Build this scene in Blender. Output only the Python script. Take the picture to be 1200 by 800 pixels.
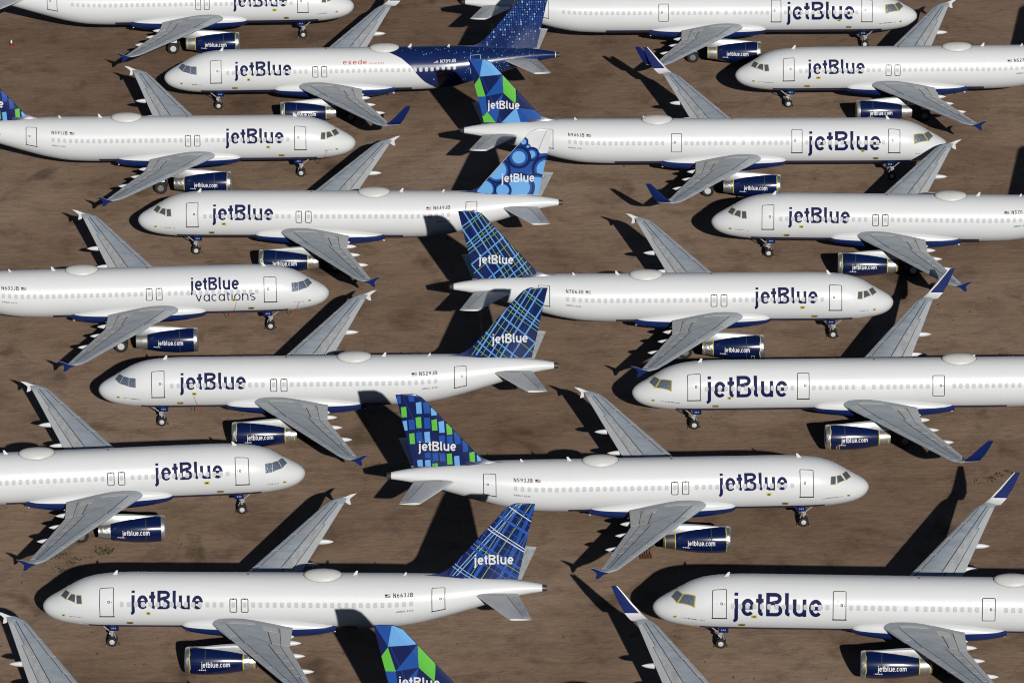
import bpy, bmesh, math, random
from mathutils import Vector, Matrix
from math import sin, cos, pi, sqrt, radians, floor

random.seed(7)
for o in list(bpy.data.objects): bpy.data.objects.remove(o)
SC = bpy.context.scene
COL = SC.collection

# ------------------------------------------------------------------ camera
PITCH, ROLL, CAMH, FPX = 0.401514, 0.0112386, 170.174, 6006.73
r = Vector((1, 0, 0)); up = Vector((0, sin(PITCH), cos(PITCH))); fw = Vector((0, cos(PITCH), -sin(PITCH)))
r2 = cos(ROLL) * r - sin(ROLL) * up; u2 = sin(ROLL) * r + cos(ROLL) * up
cd = bpy.data.cameras.new('camera'); cam = bpy.data.objects.new('camera', cd); COL.objects.link(cam)
cam.matrix_world = Matrix(((r2.x, u2.x, -fw.x, 0), (r2.y, u2.y, -fw.y, 0), (r2.z, u2.z, -fw.z, CAMH), (0, 0, 0, 1)))
cd.sensor_width = 36; cd.sensor_fit = 'HORIZONTAL'; cd.lens = FPX / 1200 * 36
cd.clip_start = 1; cd.clip_end = 6000
SC.camera = cam

# ------------------------------------------------------------------ sky, sun, exposure
SUN_EL, SUN_AZ = radians(22.3), radians(10.5)      # low winter sun behind the camera, a little to its right
w = bpy.data.worlds.new('World'); SC.world = w; w.use_nodes = True
nt = w.node_tree; nt.nodes.clear()
sky = nt.nodes.new('ShaderNodeTexSky'); sky.sky_type = 'NISHITA'; sky.sun_disc = False
sky.sun_elevation = SUN_EL; sky.sun_rotation = pi - SUN_AZ
sky.altitude = 400; sky.air_density = 0.45; sky.dust_density = 0.2; sky.ozone_density = 1.0
bg = nt.nodes.new('ShaderNodeBackground'); bg.inputs[1].default_value = 0.05
wo = nt.nodes.new('ShaderNodeOutputWorld')
nt.links.new(sky.outputs[0], bg.inputs[0]); nt.links.new(bg.outputs[0], wo.inputs[0])
sl = bpy.data.lights.new('sun', 'SUN'); sl.energy = 5.0; sl.angle = radians(0.53); sl.color = (1.0, 0.97, 0.925)
so = bpy.data.objects.new('sun', sl); COL.objects.link(so)
ldir = Vector((-sin(SUN_AZ) * cos(SUN_EL), cos(SUN_AZ) * cos(SUN_EL), -sin(SUN_EL)))
so.rotation_euler = ldir.to_track_quat('-Z', 'Y').to_euler(); so.location = (60, 200, 200)
SC.view_settings.view_transform = 'Standard'; SC.view_settings.look = 'None'
SC.view_settings.exposure = -0.58; SC.view_settings.gamma = 1.0; SC.view_settings.use_curve_mapping = False
SC.render.engine = 'CYCLES'; SC.cycles.filter_width = 1.1; SC.cycles.diffuse_bounces = 0      # the photograph's shadows are near black: sun and sky only

# ------------------------------------------------------------------ materials
MATS = {}
def mat(name, col, rough=0.5, metal=0.0, spec=0.5, vary=0.0, vscale=1.0, bump=0.0, bscale=10.0, stretch=(1, 1, 1), coat=0.0):
    if name in MATS: return MATS[name]
    m = bpy.data.materials.new(name); m.use_nodes = True; t = m.node_tree
    b = t.nodes['Principled BSDF']
    b.inputs['Base Color'].default_value = (*col, 1); b.inputs['Roughness'].default_value = rough
    b.inputs['Metallic'].default_value = metal; b.inputs['Specular IOR Level'].default_value = spec
    b.inputs['Coat Weight'].default_value = coat; b.inputs['Coat Roughness'].default_value = 0.12
    if vary or bump:
        tc = t.nodes.new('ShaderNodeTexCoord'); mp = t.nodes.new('ShaderNodeMapping'); mp.inputs['Scale'].default_value = stretch
        t.links.new(tc.outputs['Object'], mp.inputs[0])
    if vary:
        n = t.nodes.new('ShaderNodeTexNoise'); n.inputs['Scale'].default_value = vscale; n.inputs['Detail'].default_value = 6
        n.inputs['Roughness'].default_value = 0.65
        t.links.new(mp.outputs[0], n.inputs[0])
        rp = t.nodes.new('ShaderNodeValToRGB'); rp.color_ramp.elements[0].position = 0.3; rp.color_ramp.elements[1].position = 0.7
        rp.color_ramp.elements[0].color = (*[c * (1 - vary) for c in col], 1); rp.color_ramp.elements[1].color = (*[min(1, c * (1 + vary * .35)) for c in col], 1)
        t.links.new(n.outputs[0], rp.inputs[0]); t.links.new(rp.outputs[0], b.inputs['Base Color'])
    if bump:
        n2 = t.nodes.new('ShaderNodeTexNoise'); n2.inputs['Scale'].default_value = bscale; n2.inputs['Detail'].default_value = 3
        t.links.new(mp.outputs[0], n2.inputs[0])
        bp = t.nodes.new('ShaderNodeBump'); bp.inputs['Strength'].default_value = bump; bp.inputs['Distance'].default_value = 0.08
        t.links.new(n2.outputs[0], bp.inputs['Height']); t.links.new(bp.outputs[0], b.inputs['Normal'])
    MATS[name] = m
    return m

def fuselage_white():
    """gloss white paint with faint skin joints, belly streaks and a little uneven grime"""
    m = mat('white_paint', (0.765, 0.78, 0.785), 0.36, spec=0.5, vary=0.035, vscale=0.5, stretch=(0.35, 1, 1.6))
    t = m.node_tree; b = t.nodes['Principled BSDF']
    tc = t.nodes.new('ShaderNodeTexCoord'); sx = t.nodes.new('ShaderNodeSeparateXYZ'); t.links.new(tc.outputs['Object'], sx.inputs[0])
    def mth(op, a, bv=None):
        n = t.nodes.new('ShaderNodeMath'); n.operation = op
        if isinstance(a, (int, float)): n.inputs[0].default_value = a
        else: t.links.new(a, n.inputs[0])
        if bv is not None:
            if isinstance(bv, (int, float)): n.inputs[1].default_value = bv
            else: t.links.new(bv, n.inputs[1])
        return n.outputs[0]
    fr = mth('FRACT', mth('DIVIDE', sx.outputs[0], 2.13))
    ln = mth('LESS_THAN', fr, 0.012)
    fz = mth('LESS_THAN', mth('FRACT', mth('DIVIDE', mth('ADD', sx.outputs[2], 0.37), 1.21)), 0.016)
    tot = mth('MULTIPLY', mth('MAXIMUM', ln, fz), 0.07)
    mx = t.nodes.new('ShaderNodeMix'); mx.data_type = 'RGBA'
    src = b.inputs['Base Color'].links[0].from_socket
    t.links.new(tot, mx.inputs['Factor']); t.links.new(src, mx.inputs['A']); mx.inputs['B'].default_value = (0.3, 0.31, 0.32, 1)
    t.links.new(mx.outputs['Result'], b.inputs['Base Color'])
    # very slight ripple of the skin between frames
    n = t.nodes.new('ShaderNodeTexNoise'); n.inputs['Scale'].default_value = 1.6; n.inputs['Detail'].default_value = 2
    t.links.new(tc.outputs['Object'], n.inputs[0])
    bp = t.nodes.new('ShaderNodeBump'); bp.inputs['Strength'].default_value = 0.12; bp.inputs['Distance'].default_value = 0.04
    t.links.new(n.outputs[0], bp.inputs['Height']); t.links.new(bp.outputs[0], b.inputs['Normal'])
    return m
WHITE = fuselage_white()
PLAINW = mat('plain_white_paint', (0.74, 0.745, 0.75), 0.4, vary=0.06, vscale=1.5)
NAVY = mat('navy_paint', (0.008, 0.022, 0.105), 0.25, spec=0.5, vary=0.12, vscale=1.2, coat=0.3)
BELLY = mat('belly_blue_paint', (0.009, 0.024, 0.12), 0.3, vary=0.1, vscale=1.0)
COWL = mat('cowl_blue_paint', (0.0035, 0.012, 0.066), 0.22, spec=0.5, vary=0.15, vscale=1.5, coat=0.5)
LOGO = mat('logo_navy', (0.006, 0.011, 0.072), 0.6, spec=0.15, vary=0.06, vscale=2)
TITLE = mat('title_white', (0.8, 0.8, 0.8), 0.4)
WBOX = mat('wing_grey', (0.52, 0.58, 0.635), 0.42, vary=0.24, vscale=1.1, stretch=(.5, 1, 1))
WEDGE = mat('wing_light_grey', (0.65, 0.675, 0.68), 0.42, vary=0.28, vscale=2.0, stretch=(1, .4, 1))
SLAT = mat('slat_grey', (0.58, 0.62, 0.65), 0.36, vary=0.1, vscale=1.5, stretch=(1, .4, 1))
WROOT = mat('wing_root_pale', (0.80, 0.80, 0.78), 0.5, vary=0.08, vscale=2)
FLAP = mat('flap_pale_grey', (0.74, 0.76, 0.765), 0.42, vary=0.12, vscale=1.3, stretch=(1, .4, 1))
SEAL = mat('dark_seal', (0.035, 0.037, 0.04), 0.7)
DOORLINE = mat('door_outline_grey', (0.03, 0.03, 0.033), 0.7, spec=0.1)
WINFRAME = mat('window_surround', (0.66, 0.665, 0.67), 0.4)
WINPANE = mat('window_shade', (0.56, 0.575, 0.585), 0.3)
WINEDGE = mat('window_edge', (0.42, 0.43, 0.435), 0.5)
GLASS = mat('cockpit_glass', (0.10, 0.115, 0.15), 0.2, spec=0.6, vary=0.35, vscale=6)
SHIELD = mat('cockpit_foil_cover', (0.17, 0.21, 0.28), 0.4, metal=0.3, vary=0.35, vscale=7, bump=0.7, bscale=6)
YTAPE = mat('yellow_tape', (0.62, 0.52, 0.05), 0.55, vary=0.35, vscale=8)
TAPEPALE = mat('pale_tape', (0.70, 0.63, 0.28), 0.55, vary=0.2, vscale=8)
TAG = mat('vent_cover_tag', (0.42, 0.30, 0.04), 0.6, vary=0.6, vscale=9)
TAGDARK = mat('vent_hole', (0.03, 0.025, 0.02), 0.7)
RED = mat('red_streamer', (0.30, 0.02, 0.02), 0.6)
FOIL = mat('crumpled_foil', (0.74, 0.73, 0.70), 0.30, metal=0.85, vary=0.35, vscale=4, bump=0.6, bscale=4)
METAL = mat('bare_metal', (0.55, 0.54, 0.51), 0.4, metal=0.75, vary=0.3, vscale=3)
DARKMETAL = mat('dark_metal', (0.10, 0.095, 0.09), 0.45, metal=0.6)
STRUT = mat('gear_strut_grey', (0.42, 0.43, 0.44), 0.45, vary=0.3, vscale=6)
TYRE = mat('tyre_rubber', (0.018, 0.017, 0.016), 0.8, vary=0.3, vscale=9)
HUB = mat('wheel_hub_white', (0.62, 0.62, 0.61), 0.5, vary=0.2, vscale=8)
HUBD = mat('wheel_hub_grey', (0.20, 0.20, 0.195), 0.5, vary=0.4, vscale=8)
ORANGE = mat('orange_red_lettering', (0.55, 0.075, 0.02), 0.5)
LBLUE = mat('light_blue_paint', (0.16, 0.42, 0.80), 0.3, coat=0.2)
MBLUE = mat('mid_blue_paint', (0.016, 0.085, 0.36), 0.3, coat=0.2)
DBLUE = mat('deep_blue_paint', (0.005, 0.014, 0.09), 0.3, coat=0.2)
GREEN = mat('green_paint', (0.13, 0.52, 0.065), 0.3, coat=0.2)
LIME = mat('lime_paint', (0.34, 0.50, 0.07), 0.35)
PALEB = mat('pale_blue_paint', (0.30, 0.48, 0.72), 0.35)
PYLON = mat('pylon_grey', (0.33, 0.335, 0.335), 0.35, metal=0.5, vary=0.25, vscale=3)
PLAIDB = mat('plaid_blue', (0.13, 0.34, 0.66), 0.35)
PLAIDG = mat('plaid_green', (0.22, 0.45, 0.09), 0.35)
FLAGRED = mat('flag_red', (0.30, 0.09, 0.08), 0.6)
SHARK = mat('sharklet_blue', (0.007, 0.018, 0.11), 0.6, spec=0.12)
PIXEL = mat('pixel_blue', (0.09, 0.16, 0.42), 0.35)
RADOME = mat('radome_off_white', (0.66, 0.655, 0.63), 0.45, vary=0.07, vscale=2)

# ------------------------------------------------------------------ mesh helpers
def mkmesh(name, verts, faces, mats, mi=None, smooth=False):
    me = bpy.data.meshes.new(name); me.from_pydata(verts, [], faces)
    for m in (mats if isinstance(mats, (list, tuple)) else [mats]): me.materials.append(m)
    if mi: me.polygons.foreach_set('material_index', mi)
    if smooth: me.polygons.foreach_set('use_smooth', [True] * len(faces))
    me.update(); return me
def link(name, me, parent=None, loc=(0, 0, 0), rot=None):
    o = bpy.data.objects.new(name, me); COL.objects.link(o)
    o.location = loc
    if rot: o.rotation_euler = rot
    if parent: o.parent = parent
    return o
class MB:
    """collects verts, faces and material slots for one mesh"""
    def __init__(s): s.v = []; s.f = []; s.mi = []; s.mats = []
    def slot(s, m):
        if m not in s.mats: s.mats.append(m)
        return s.mats.index(m)
    def add(s, vs, fs, m):
        k = len(s.v); i = s.slot(m); s.v += [tuple(q) for q in vs]
        for f in fs: s.f.append(tuple(k + a for a in f)); s.mi.append(i)
    def grid(s, fn, nu, nv, m, closeu=False, closev=False, flip=False):
        vs = [fn(i, j) for i in range(nu) for j in range(nv)]; fs = []
        for i in range(nu if closeu else nu - 1):
            for j in range(nv if closev else nv - 1):
                a, b, c, d = i * nv + j, ((i + 1) % nu) * nv + j, ((i + 1) % nu) * nv + (j + 1) % nv, i * nv + (j + 1) % nv
                fs.append((a, b, c, d) if not flip else (d, c, b, a))
        s.add(vs, fs, m)
    def box(s, c, d, m, rx=0, ry=0, rz=0):
        R = Matrix.Rotation(rz, 3, 'Z') @ Matrix.Rotation(ry, 3, 'Y') @ Matrix.Rotation(rx, 3, 'X')
        vs = [Vector(c) + R @ Vector((a * d[0] / 2, b * d[1] / 2, e * d[2] / 2)) for a in (-1, 1) for b in (-1, 1) for e in (-1, 1)]
        s.add(vs, [(0, 1, 3, 2), (4, 6, 7, 5), (0, 4, 5, 1), (2, 3, 7, 6), (0, 2, 6, 4), (1, 5, 7, 3)], m)
    def tube(s, p, q, r0, r1, m, n=10):
        p = Vector(p); q = Vector(q); d = (q - p).normalized(); a = d.orthogonal().normalized(); b = d.cross(a)
        vs = [p + r0 * (cos(t) * a + sin(t) * b) for t in [2 * pi * i / n for i in range(n)]] + [q + r1 * (cos(t) * a + sin(t) * b) for t in [2 * pi * i / n for i in range(n)]]
        s.add(vs, [(i, (i + 1) % n, n + (i + 1) % n, n + i) for i in range(n)] + [tuple(range(n))[::-1], tuple(range(n, 2 * n))], m)
    def lathe(s, axis_o, prof, n, ms):
        """prof: list of (x, r) revolved about an axis along X through axis_o; ms: material or one per segment"""
        ox, oy, oz = axis_o
        for k in range(len(prof) - 1):
            (x0, r0), (x1, r1) = prof[k], prof[k + 1]
            vs = []; fs = []
            for i in range(n):
                t = 2 * pi * i / n
                vs.append((ox + x0, oy + r0 * cos(t), oz + r0 * sin(t))); vs.append((ox + x1, oy + r1 * cos(t), oz + r1 * sin(t)))
            for i in range(n):
                j = (i + 1) % n; fs.append((2 * i, 2 * j, 2 * j + 1, 2 * i + 1))
            s.add(vs, fs, ms[k] if isinstance(ms, list) else ms)
    def mesh(s, name, smooth=False, merge=False, auto=None):
        me = mkmesh(name, s.v, s.f, s.mats, s.mi, smooth)
        if merge or auto:
            bm = bmesh.new(); bm.from_mesh(me)
            bmesh.ops.remove_doubles(bm, verts=bm.verts, dist=1e-4)
            bmesh.ops.recalc_face_normals(bm, faces=bm.faces)
            bm.to_mesh(me); bm.free()
        if auto: me.set_sharp_from_angle(angle=radians(auto))
        return me

# ------------------------------------------------------------------ the airliner's body lines (x aft of the nose, z above the ground)
ST = [(0, 3.2, 3.2, 0), (.02, 3.36, 3.05, .16), (.08, 3.49, 2.91, .31), (.3, 3.75, 2.62, .62), (.8, 4.09, 2.30, .99), (1.4, 4.42, 2.10, 1.27), (2.0, 4.78, 1.97, 1.46), (2.6, 5.14, 1.88, 1.62), (3.2, 5.40, 1.82, 1.74), (4.0, 5.63, 1.77, 1.86), (5.0, 5.77, 1.745, 1.935), (6.0, 5.84, 1.735, 1.968), (7.2, 5.87, 1.73, 1.975),
      (12, 5.87, 1.73, 1.975), (23.5, 5.87, 1.73, 1.975), (26, 5.87, 1.83, 1.96), (28, 5.865, 2.15, 1.86), (30, 5.83, 2.69, 1.64), (32, 5.75, 3.29, 1.31), (34, 5.61, 3.90, .93), (36, 5.38, 4.42, .53), (37.2, 5.17, 4.62, .31), (37.57, 5.08, 4.68, .22)]
SU = [sqrt(s[0]) for s in ST]
def _slopes(Y):
    h = [SU[i + 1] - SU[i] for i in range(len(SU) - 1)]; d = [(Y[i + 1] - Y[i]) / h[i] for i in range(len(h))]
    m = [d[0]] + [0] * (len(SU) - 2) + [d[-1]]
    for i in range(1, len(SU) - 1):
        if d[i - 1] * d[i] > 0:
            w1 = 2 * h[i] + h[i - 1]; w2 = h[i] + 2 * h[i - 1]; m[i] = (w1 + w2) / (w1 / d[i - 1] + w2 / d[i])
    return h, m
_T = [([s[j] for s in ST], *_slopes([s[j] for s in ST])) for j in (1, 2, 3)]
def _pch(u, k):
    Y, h, m = _T[k]; i = 0
    while i < len(SU) - 2 and u > SU[i + 1]: i += 1
    t = (u - SU[i]) / h[i]
    return (1 + 2 * t) * (1 - t) ** 2 * Y[i] + t * (1 - t) ** 2 * h[i] * m[i] + t * t * (3 - 2 * t) * Y[i + 1] + t * t * (t - 1) * h[i] * m[i + 1]
WSH = {'A320': 0.0, 'A321': 4.27}; TSH = {'A320': 0.0, 'A321': 6.93}
def xmap(X, ty):
    if ty == 'A320' or X < 9: return X
    if X < 13.27: return 9
    if X < 26.27: return X - 4.27
    if X < 28.93: return 22
    return X - 6.93
def surf(X, th, side, ty, off=0.0):
    def P(X, th):
        u = sqrt(max(xmap(X, ty), 0)); zt, zb, hw = _pch(u, 0), _pch(u, 1), _pch(u, 2)
        return Vector((X, side * hw * cos(th), (zt + zb) / 2 + (zt - zb) / 2 * sin(th)))
    p = P(X, th)
    if off:
        e = 1e-3; dx = P(X + e, th) - P(max(X - e, 0), th); dt = P(X, th + e) - P(X, th - e)
        n = dx.cross(dt)
        if n.length > 1e-12:
            n.normalize()
            if n.y * side * cos(th) + n.z * sin(th) < 0: n = -n
            p = p + n * off
    return p

# wing: span station Y (positive outboard), chord fraction c
def w_le(Y): return 12.85 + 0.521 * (Y - 2.2) + 0.45 * (max(0, Y - 16.1) / .85) ** 2
def w_te(Y): return 18.78 + 0.02 * (Y - 2.2) if Y < 6.4 else 18.864 + 0.268 * (Y - 6.4)
def w_z(Y, c): return (2.80 + (Y - 2.2) * .102) * (1 - c) + (2.55 + (Y - 2.2) * .121) * c
def naca(c): return 5 * (.2969 * sqrt(max(c, 0)) - .126 * c - .3516 * c * c + .2843 * c ** 3 - .1036 * c ** 4)
def wing_pt(Y, c, s, off=0.0):
    """s=+1 upper, -1 lower; negative c wraps under the leading edge"""
    if c < 0: c = -c; s = -s
    ch = w_te(Y) - w_le(Y); t = .145 - .035 * min(1, (Y - 1) / 6)
    h = naca(c) * t * ch
    z = w_z(Y, c) + .012 * ch * 4 * c * (1 - c)
    nx = -0.9 * max(0, 1 - c / .06) if c < .06 else 0
    return Vector((w_le(Y) + c * ch + nx * off, Y, z + s * (h + off)))

# fin in x, z
def fin_le(z): return 34.93 - (11.76 - z) * .856
def fin_te(z): return 36.76 - (11.76 - z) * .219
def fin_half(X, z):
    l, t = fin_le(z), fin_te(z); c = min(max((X - l) / (t - l), 0), 1); ch = t - l
    pr = sqrt(c / .25) if c < .25 else 1 - .9 * (c - .25) / .75
    return .042 * ch * pr + .004

# ------------------------------------------------------------------ stroke lettering
def arc(cx, cy, rx, ry, a0, a1, n=None):
    n = n or max(4, int(abs(a1 - a0) / 12)); return [(cx + rx * cos(radians(a0 + (a1 - a0) * i / n)), cy + ry * sin(radians(a0 + (a1 - a0) * i / n))) for i in range(n + 1)]
XH = .745
def glyph(ch, s):
    """centre-line strokes of a character in units of the cap height; returns (paths, advance width)"""
    h = s / 2; q = XH / 2
    def bowl(x0, wd, a0=0, a1=360): return arc(x0 + wd / 2, q, wd / 2 - h, q - h, a0, a1)
    G = {
        'j': ([[(.12 + h, XH), (.12 + h, -.12)] + arc(.0 + h * .6, -.12, .12 + h * .4, .17 - h * .2, 0, -80), [(.12 + h, .865), (.12 + h, 1.0)]], .12 + s),
        'e': ([[(h * 1.6, q), (.59 - h, q)], arc(.295, q, .295 - h, q - h, 0, 318)], .59),
        't': ([[(.09 + h, .94), (.09 + h, .20)] + arc(.26 + h * .6, .20, .17 - h * .4, .20 - h, 180, 265), [(0, XH - h), (.33, XH - h)]], .33),
        'B': ([[(h, 0), (h, 1)], [(h, 1 - h), (.40, 1 - h)] + arc(.40, .75 + .01, .22 - h * .3, .24 - h, 90, -90) + [(h, .52)], [(.40, .52)] + arc(.43, .26, .28 - h, .26 - h, 90, -90) + [(h, h)]], .71),
        'l': ([[(h, 1), (h, .18)] + arc(.2 + h * .3, .18, .2 - h * .7, .18 - h, 180, 262)], .25),
        'u': ([[(h, XH), (h, .28)] + arc(.295, .28, .295 - h, .28 - h, 180, 360) + [(.59 - h, XH)], [(.59 - h, .3), (.59 - h, 0)]], .59),
        'b': ([[(h, 1), (h, 0)], bowl(0, .58)], .58), 'd': ([[(.58 - h, 1), (.58 - h, 0)], bowl(0, .58)], .58),
        'o': ([bowl(0, .59)], .59), 'c': ([bowl(0, .56, 48, 312)], .52), '.': ([[(h, 0), (h, s)]], s),
        'm': ([[(h, XH), (h, 0)], [(h, .45)] + arc(.24, .45, .24 - h, XH - .45 - h, 180, 0) + [(.48 - h, 0)], [(.48 - h, .45)] + arc(.72 - h, .45, .24 - h, XH - .45 - h, 180, 0) + [(.96 - 2 * h, 0)]], .96 - h),
        'n': ([[(h, XH), (h, 0)], [(h, .42)] + arc(.29, .42, .29 - h, XH - .42 - h, 180, 0) + [(.58 - h, 0)]], .58),
        'v': ([[(h * .8, XH), (.29, h * .5), (.58 - h * .8, XH)]], .58),
        'a': ([[(.58 - h, XH), (.58 - h, 0)], bowl(0, .58)], .58), 'i': ([[(h, XH), (h, 0)], [(h, .88), (h, 1)]], s),
        's': ([arc(.25, XH * .73, .21 - h * .5, XH * .27 - h, 40, 270, 12) + arc(.25, XH * .27, .23 - h * .5, XH * .27 - h, 90, -140, 12)[1:]], .48),
        'x': ([[(h, XH), (.55 - h, 0)], [(h, 0), (.55 - h, XH)]], .55), 'r': ([[(h, XH), (h, 0)], [(h, .42)] + arc(.26, .42, .26 - h, XH - .42 - h, 180, 75)], .34),
        'N': ([[(h, 0), (h, 1), (.62 - h, 0), (.62 - h, 1)]], .62), 'J': ([[(.45 - h, 1), (.45 - h, .24)] + arc(.225, .24, .225 - h, .24 - h, 0, -170)], .45),
        'A': ([[(h * .5, 0), (.32, 1 - h * .4), (.64 - h * .5, 0)], [(.14, .3), (.5, .3)]], .64), 'I': ([[(h, 0), (h, 1)]], s),
        'R': ([[(h, 0), (h, 1 - h), (.35, 1 - h)] + arc(.35, .75, .22 - h, .25 - h, 90, -90) + [(h, .5)], [(.3, .5), (.57 - h, 0)]], .57),
        'U': ([[(h, 1), (h, .28)] + arc(.3, .28, .3 - h, .28 - h, 180, 360) + [(.6 - h, 1)]], .6),
        'S': ([arc(.27, .74, .25 - h, .26 - h, 40, 270, 10) + arc(.27, .26, .27 - h, .26 - h, 90, -140, 10)[1:]], .54),
        '0': ([arc(.28, .5, .28 - h, .5 - h, 0, 360)], .56), '1': ([[(.08, .82), (.22, 1 - h), (.22, 0)]], .35),
        '2': ([arc(.27, .72, .27 - h, .28 - h, 160, -40, 8) + [(h, h), (.54, h)]], .54),
        '3': ([arc(.26, .74, .24 - h, .26 - h, 150, -90, 9), arc(.26, .26, .27 - h, .26 - h, 90, -150, 9)], .54),
        '4': ([[(.4, 0), (.4, 1 - h), (h, .28), (.58, .28)]], .58),
        '5': ([[(.5, 1 - h), (h * 1.6, 1 - h), (h * 1.2, .56)] + arc(.25, .31, .28 - h, .31 - h, 110, -150, 10)], .54),
        '6': ([arc(.28, .31, .28 - h, .31 - h, 0, 360), arc(.45, .31, .45 - h, .69 - h, 180, 105, 6)], .56),
        '7': ([[(0, 1 - h), (.5, 1 - h), (.16, 0)]], .52),
        '8': ([arc(.28, .75, .23 - h * .6, .25 - h, 0, 360), arc(.28, .26, .28 - h, .26 - h, 0, 360)], .56),
        '9': ([arc(.28, .69, .28 - h, .31 - h, 0, 360), arc(.11, .69, .45 - h, .69 - h, 0, -75, 6)], .56),
        ' ': ([], .3)}
    return G[ch]
def ribbon(mb, path, wd, mp, m, lay, step, closed=False):
    pts = []
    for p in path:
        p = Vector(p)
        if not pts or (p - pts[-1]).length > 1e-4: pts.append(p)
    if (pts[0] - pts[-1]).length < 1e-6: closed = True; pts = pts[:-1]
    n = len(pts); dense = []
    for i in range(n if closed else n - 1):
        a, b = pts[i], pts[(i + 1) % n]; k = max(1, int((b - a).length / step + .99))
        dense += [a + (b - a) * j / k for j in range(k)]
    if not closed: dense.append(pts[-1])
    L = []; n = len(dense)
    for i in range(n):
        a = dense[(i - 1) % n] if (i or closed) else None; b = dense[(i + 1) % n] if (i < n - 1 or closed) else None; p = dense[i]
        d0 = (p - a).normalized() if a is not None else None; d1 = (b - p).normalized() if b is not None else None
        d0 = d0 or d1; d1 = d1 or d0
        t = d0 + d1
        t = t.normalized() if t.length > .2 else d1
        nn = Vector((-t.y, t.x)); k = min(1.8, 1 / max(.3, nn.dot(Vector((-d1.y, d1.x)))))
        L.append((p - nn * wd / 2 * k, p + nn * wd / 2 * k))
    vs = [mp(q.x, q.y, lay) for pr in L for q in pr]
    fs = [(2 * i, 2 * ((i + 1) % n), 2 * ((i + 1) % n) + 1, 2 * i + 1) for i in range(n if closed else n - 1)]
    mb.add(vs, fs, m)
def write(mb, text, s, gaps, mp, m, step=.1, lay0=0):
    """mp(u, v, layer) -> 3-D; u, v in cap heights.  Returns the run length."""
    x = 0; lay = lay0
    for i, ch in enumerate(text):
        paths, adv = glyph(ch, s)
        for p in paths:
            ribbon(mb, [(x + a, b) for a, b in p], s, mp, m, lay, step); lay = lay0 + (lay - lay0 + 1) % 6
        x += adv + (gaps if isinstance(gaps, (int, float)) else gaps[min(i, len(gaps) - 1)])
    return x
LOGO_GAPS = [.13, .06, .11, .11, .09, .115, 0]; LOGO_LEN = .274 + .59 + .33 + .71 + .25 + .59 + .59 + .615
def fus_text(ty, side, text, X0, X1, th0, cap, s, gaps, m, off=.004, length=None):
    """text on the hull between stations X0 (its left end as read) and X1, baseline at angle th0"""
    mb = MB(); tmp = MB()
    L = length or write(tmp, text, s, gaps, lambda u, v, l: (u, v, 0), m)- (gaps if isinstance(gaps, (int, float)) else gaps[-1])
    sx = (X1 - X0) / L
    write(mb, text, s, gaps, lambda u, v, l: surf(X0 + u * sx, th0 + v * cap / 2.03, side, ty, off + l * .0012), m, step=.09)
    return mb
def patch(ty, side, quad, off, m, n=5, mb=None, edge=True):
    """bilinear patch between four (X, theta) corners, lifted off the hull, with side walls"""
    mb = mb or MB()
    (a, b, c, d) = [(x, radians(t)) for x, t in quad]
    def at(i, j, of):
        u, v = i / n, j / n
        X = (a[0] * (1 - u) + b[0] * u) * (1 - v) + (d[0] * (1 - u) + c[0] * u) * v; T = (a[1] * (1 - u) + b[1] * u) * (1 - v) + (d[1] * (1 - u) + c[1] * u) * v
        return surf(X, T, side, ty, of)
    mb.grid(lambda i, j: at(i, j, off), n + 1, n + 1, m)
    if edge:
        ring = [(i, 0) for i in range(n)] + [(n, j) for j in range(n)] + [(i, n) for i in range(n, 0, -1)] + [(0, j) for j in range(n, 0, -1)]
        k = len(ring); vs = [at(i, j, off) for i, j in ring] + [at(i, j, -.003) for i, j in ring]
        mb.add(vs, [(i, (i + 1) % k, k + (i + 1) % k, k + i) for i in range(k)], m)
    return mb
def rrect(x0, x1, y0, y1, r):
    P = []
    for cx, cy, a in ((x1 - r, y1 - r, 0), (x0 + r, y1 - r, 90), (x0 + r, y0 + r, 180), (x1 - r, y0 + r, 270)): P += arc(cx, cy, r, r, a, a + 90, 4)
    return P + [P[0]]
R0 = 2.03

# ------------------------------------------------------------------ part meshes (built once, shared by all aircraft of a kind)
CACHE = {}
def cached(key, fn):
    if key not in CACHE: CACHE[key] = fn()
    return CACHE[key]

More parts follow.
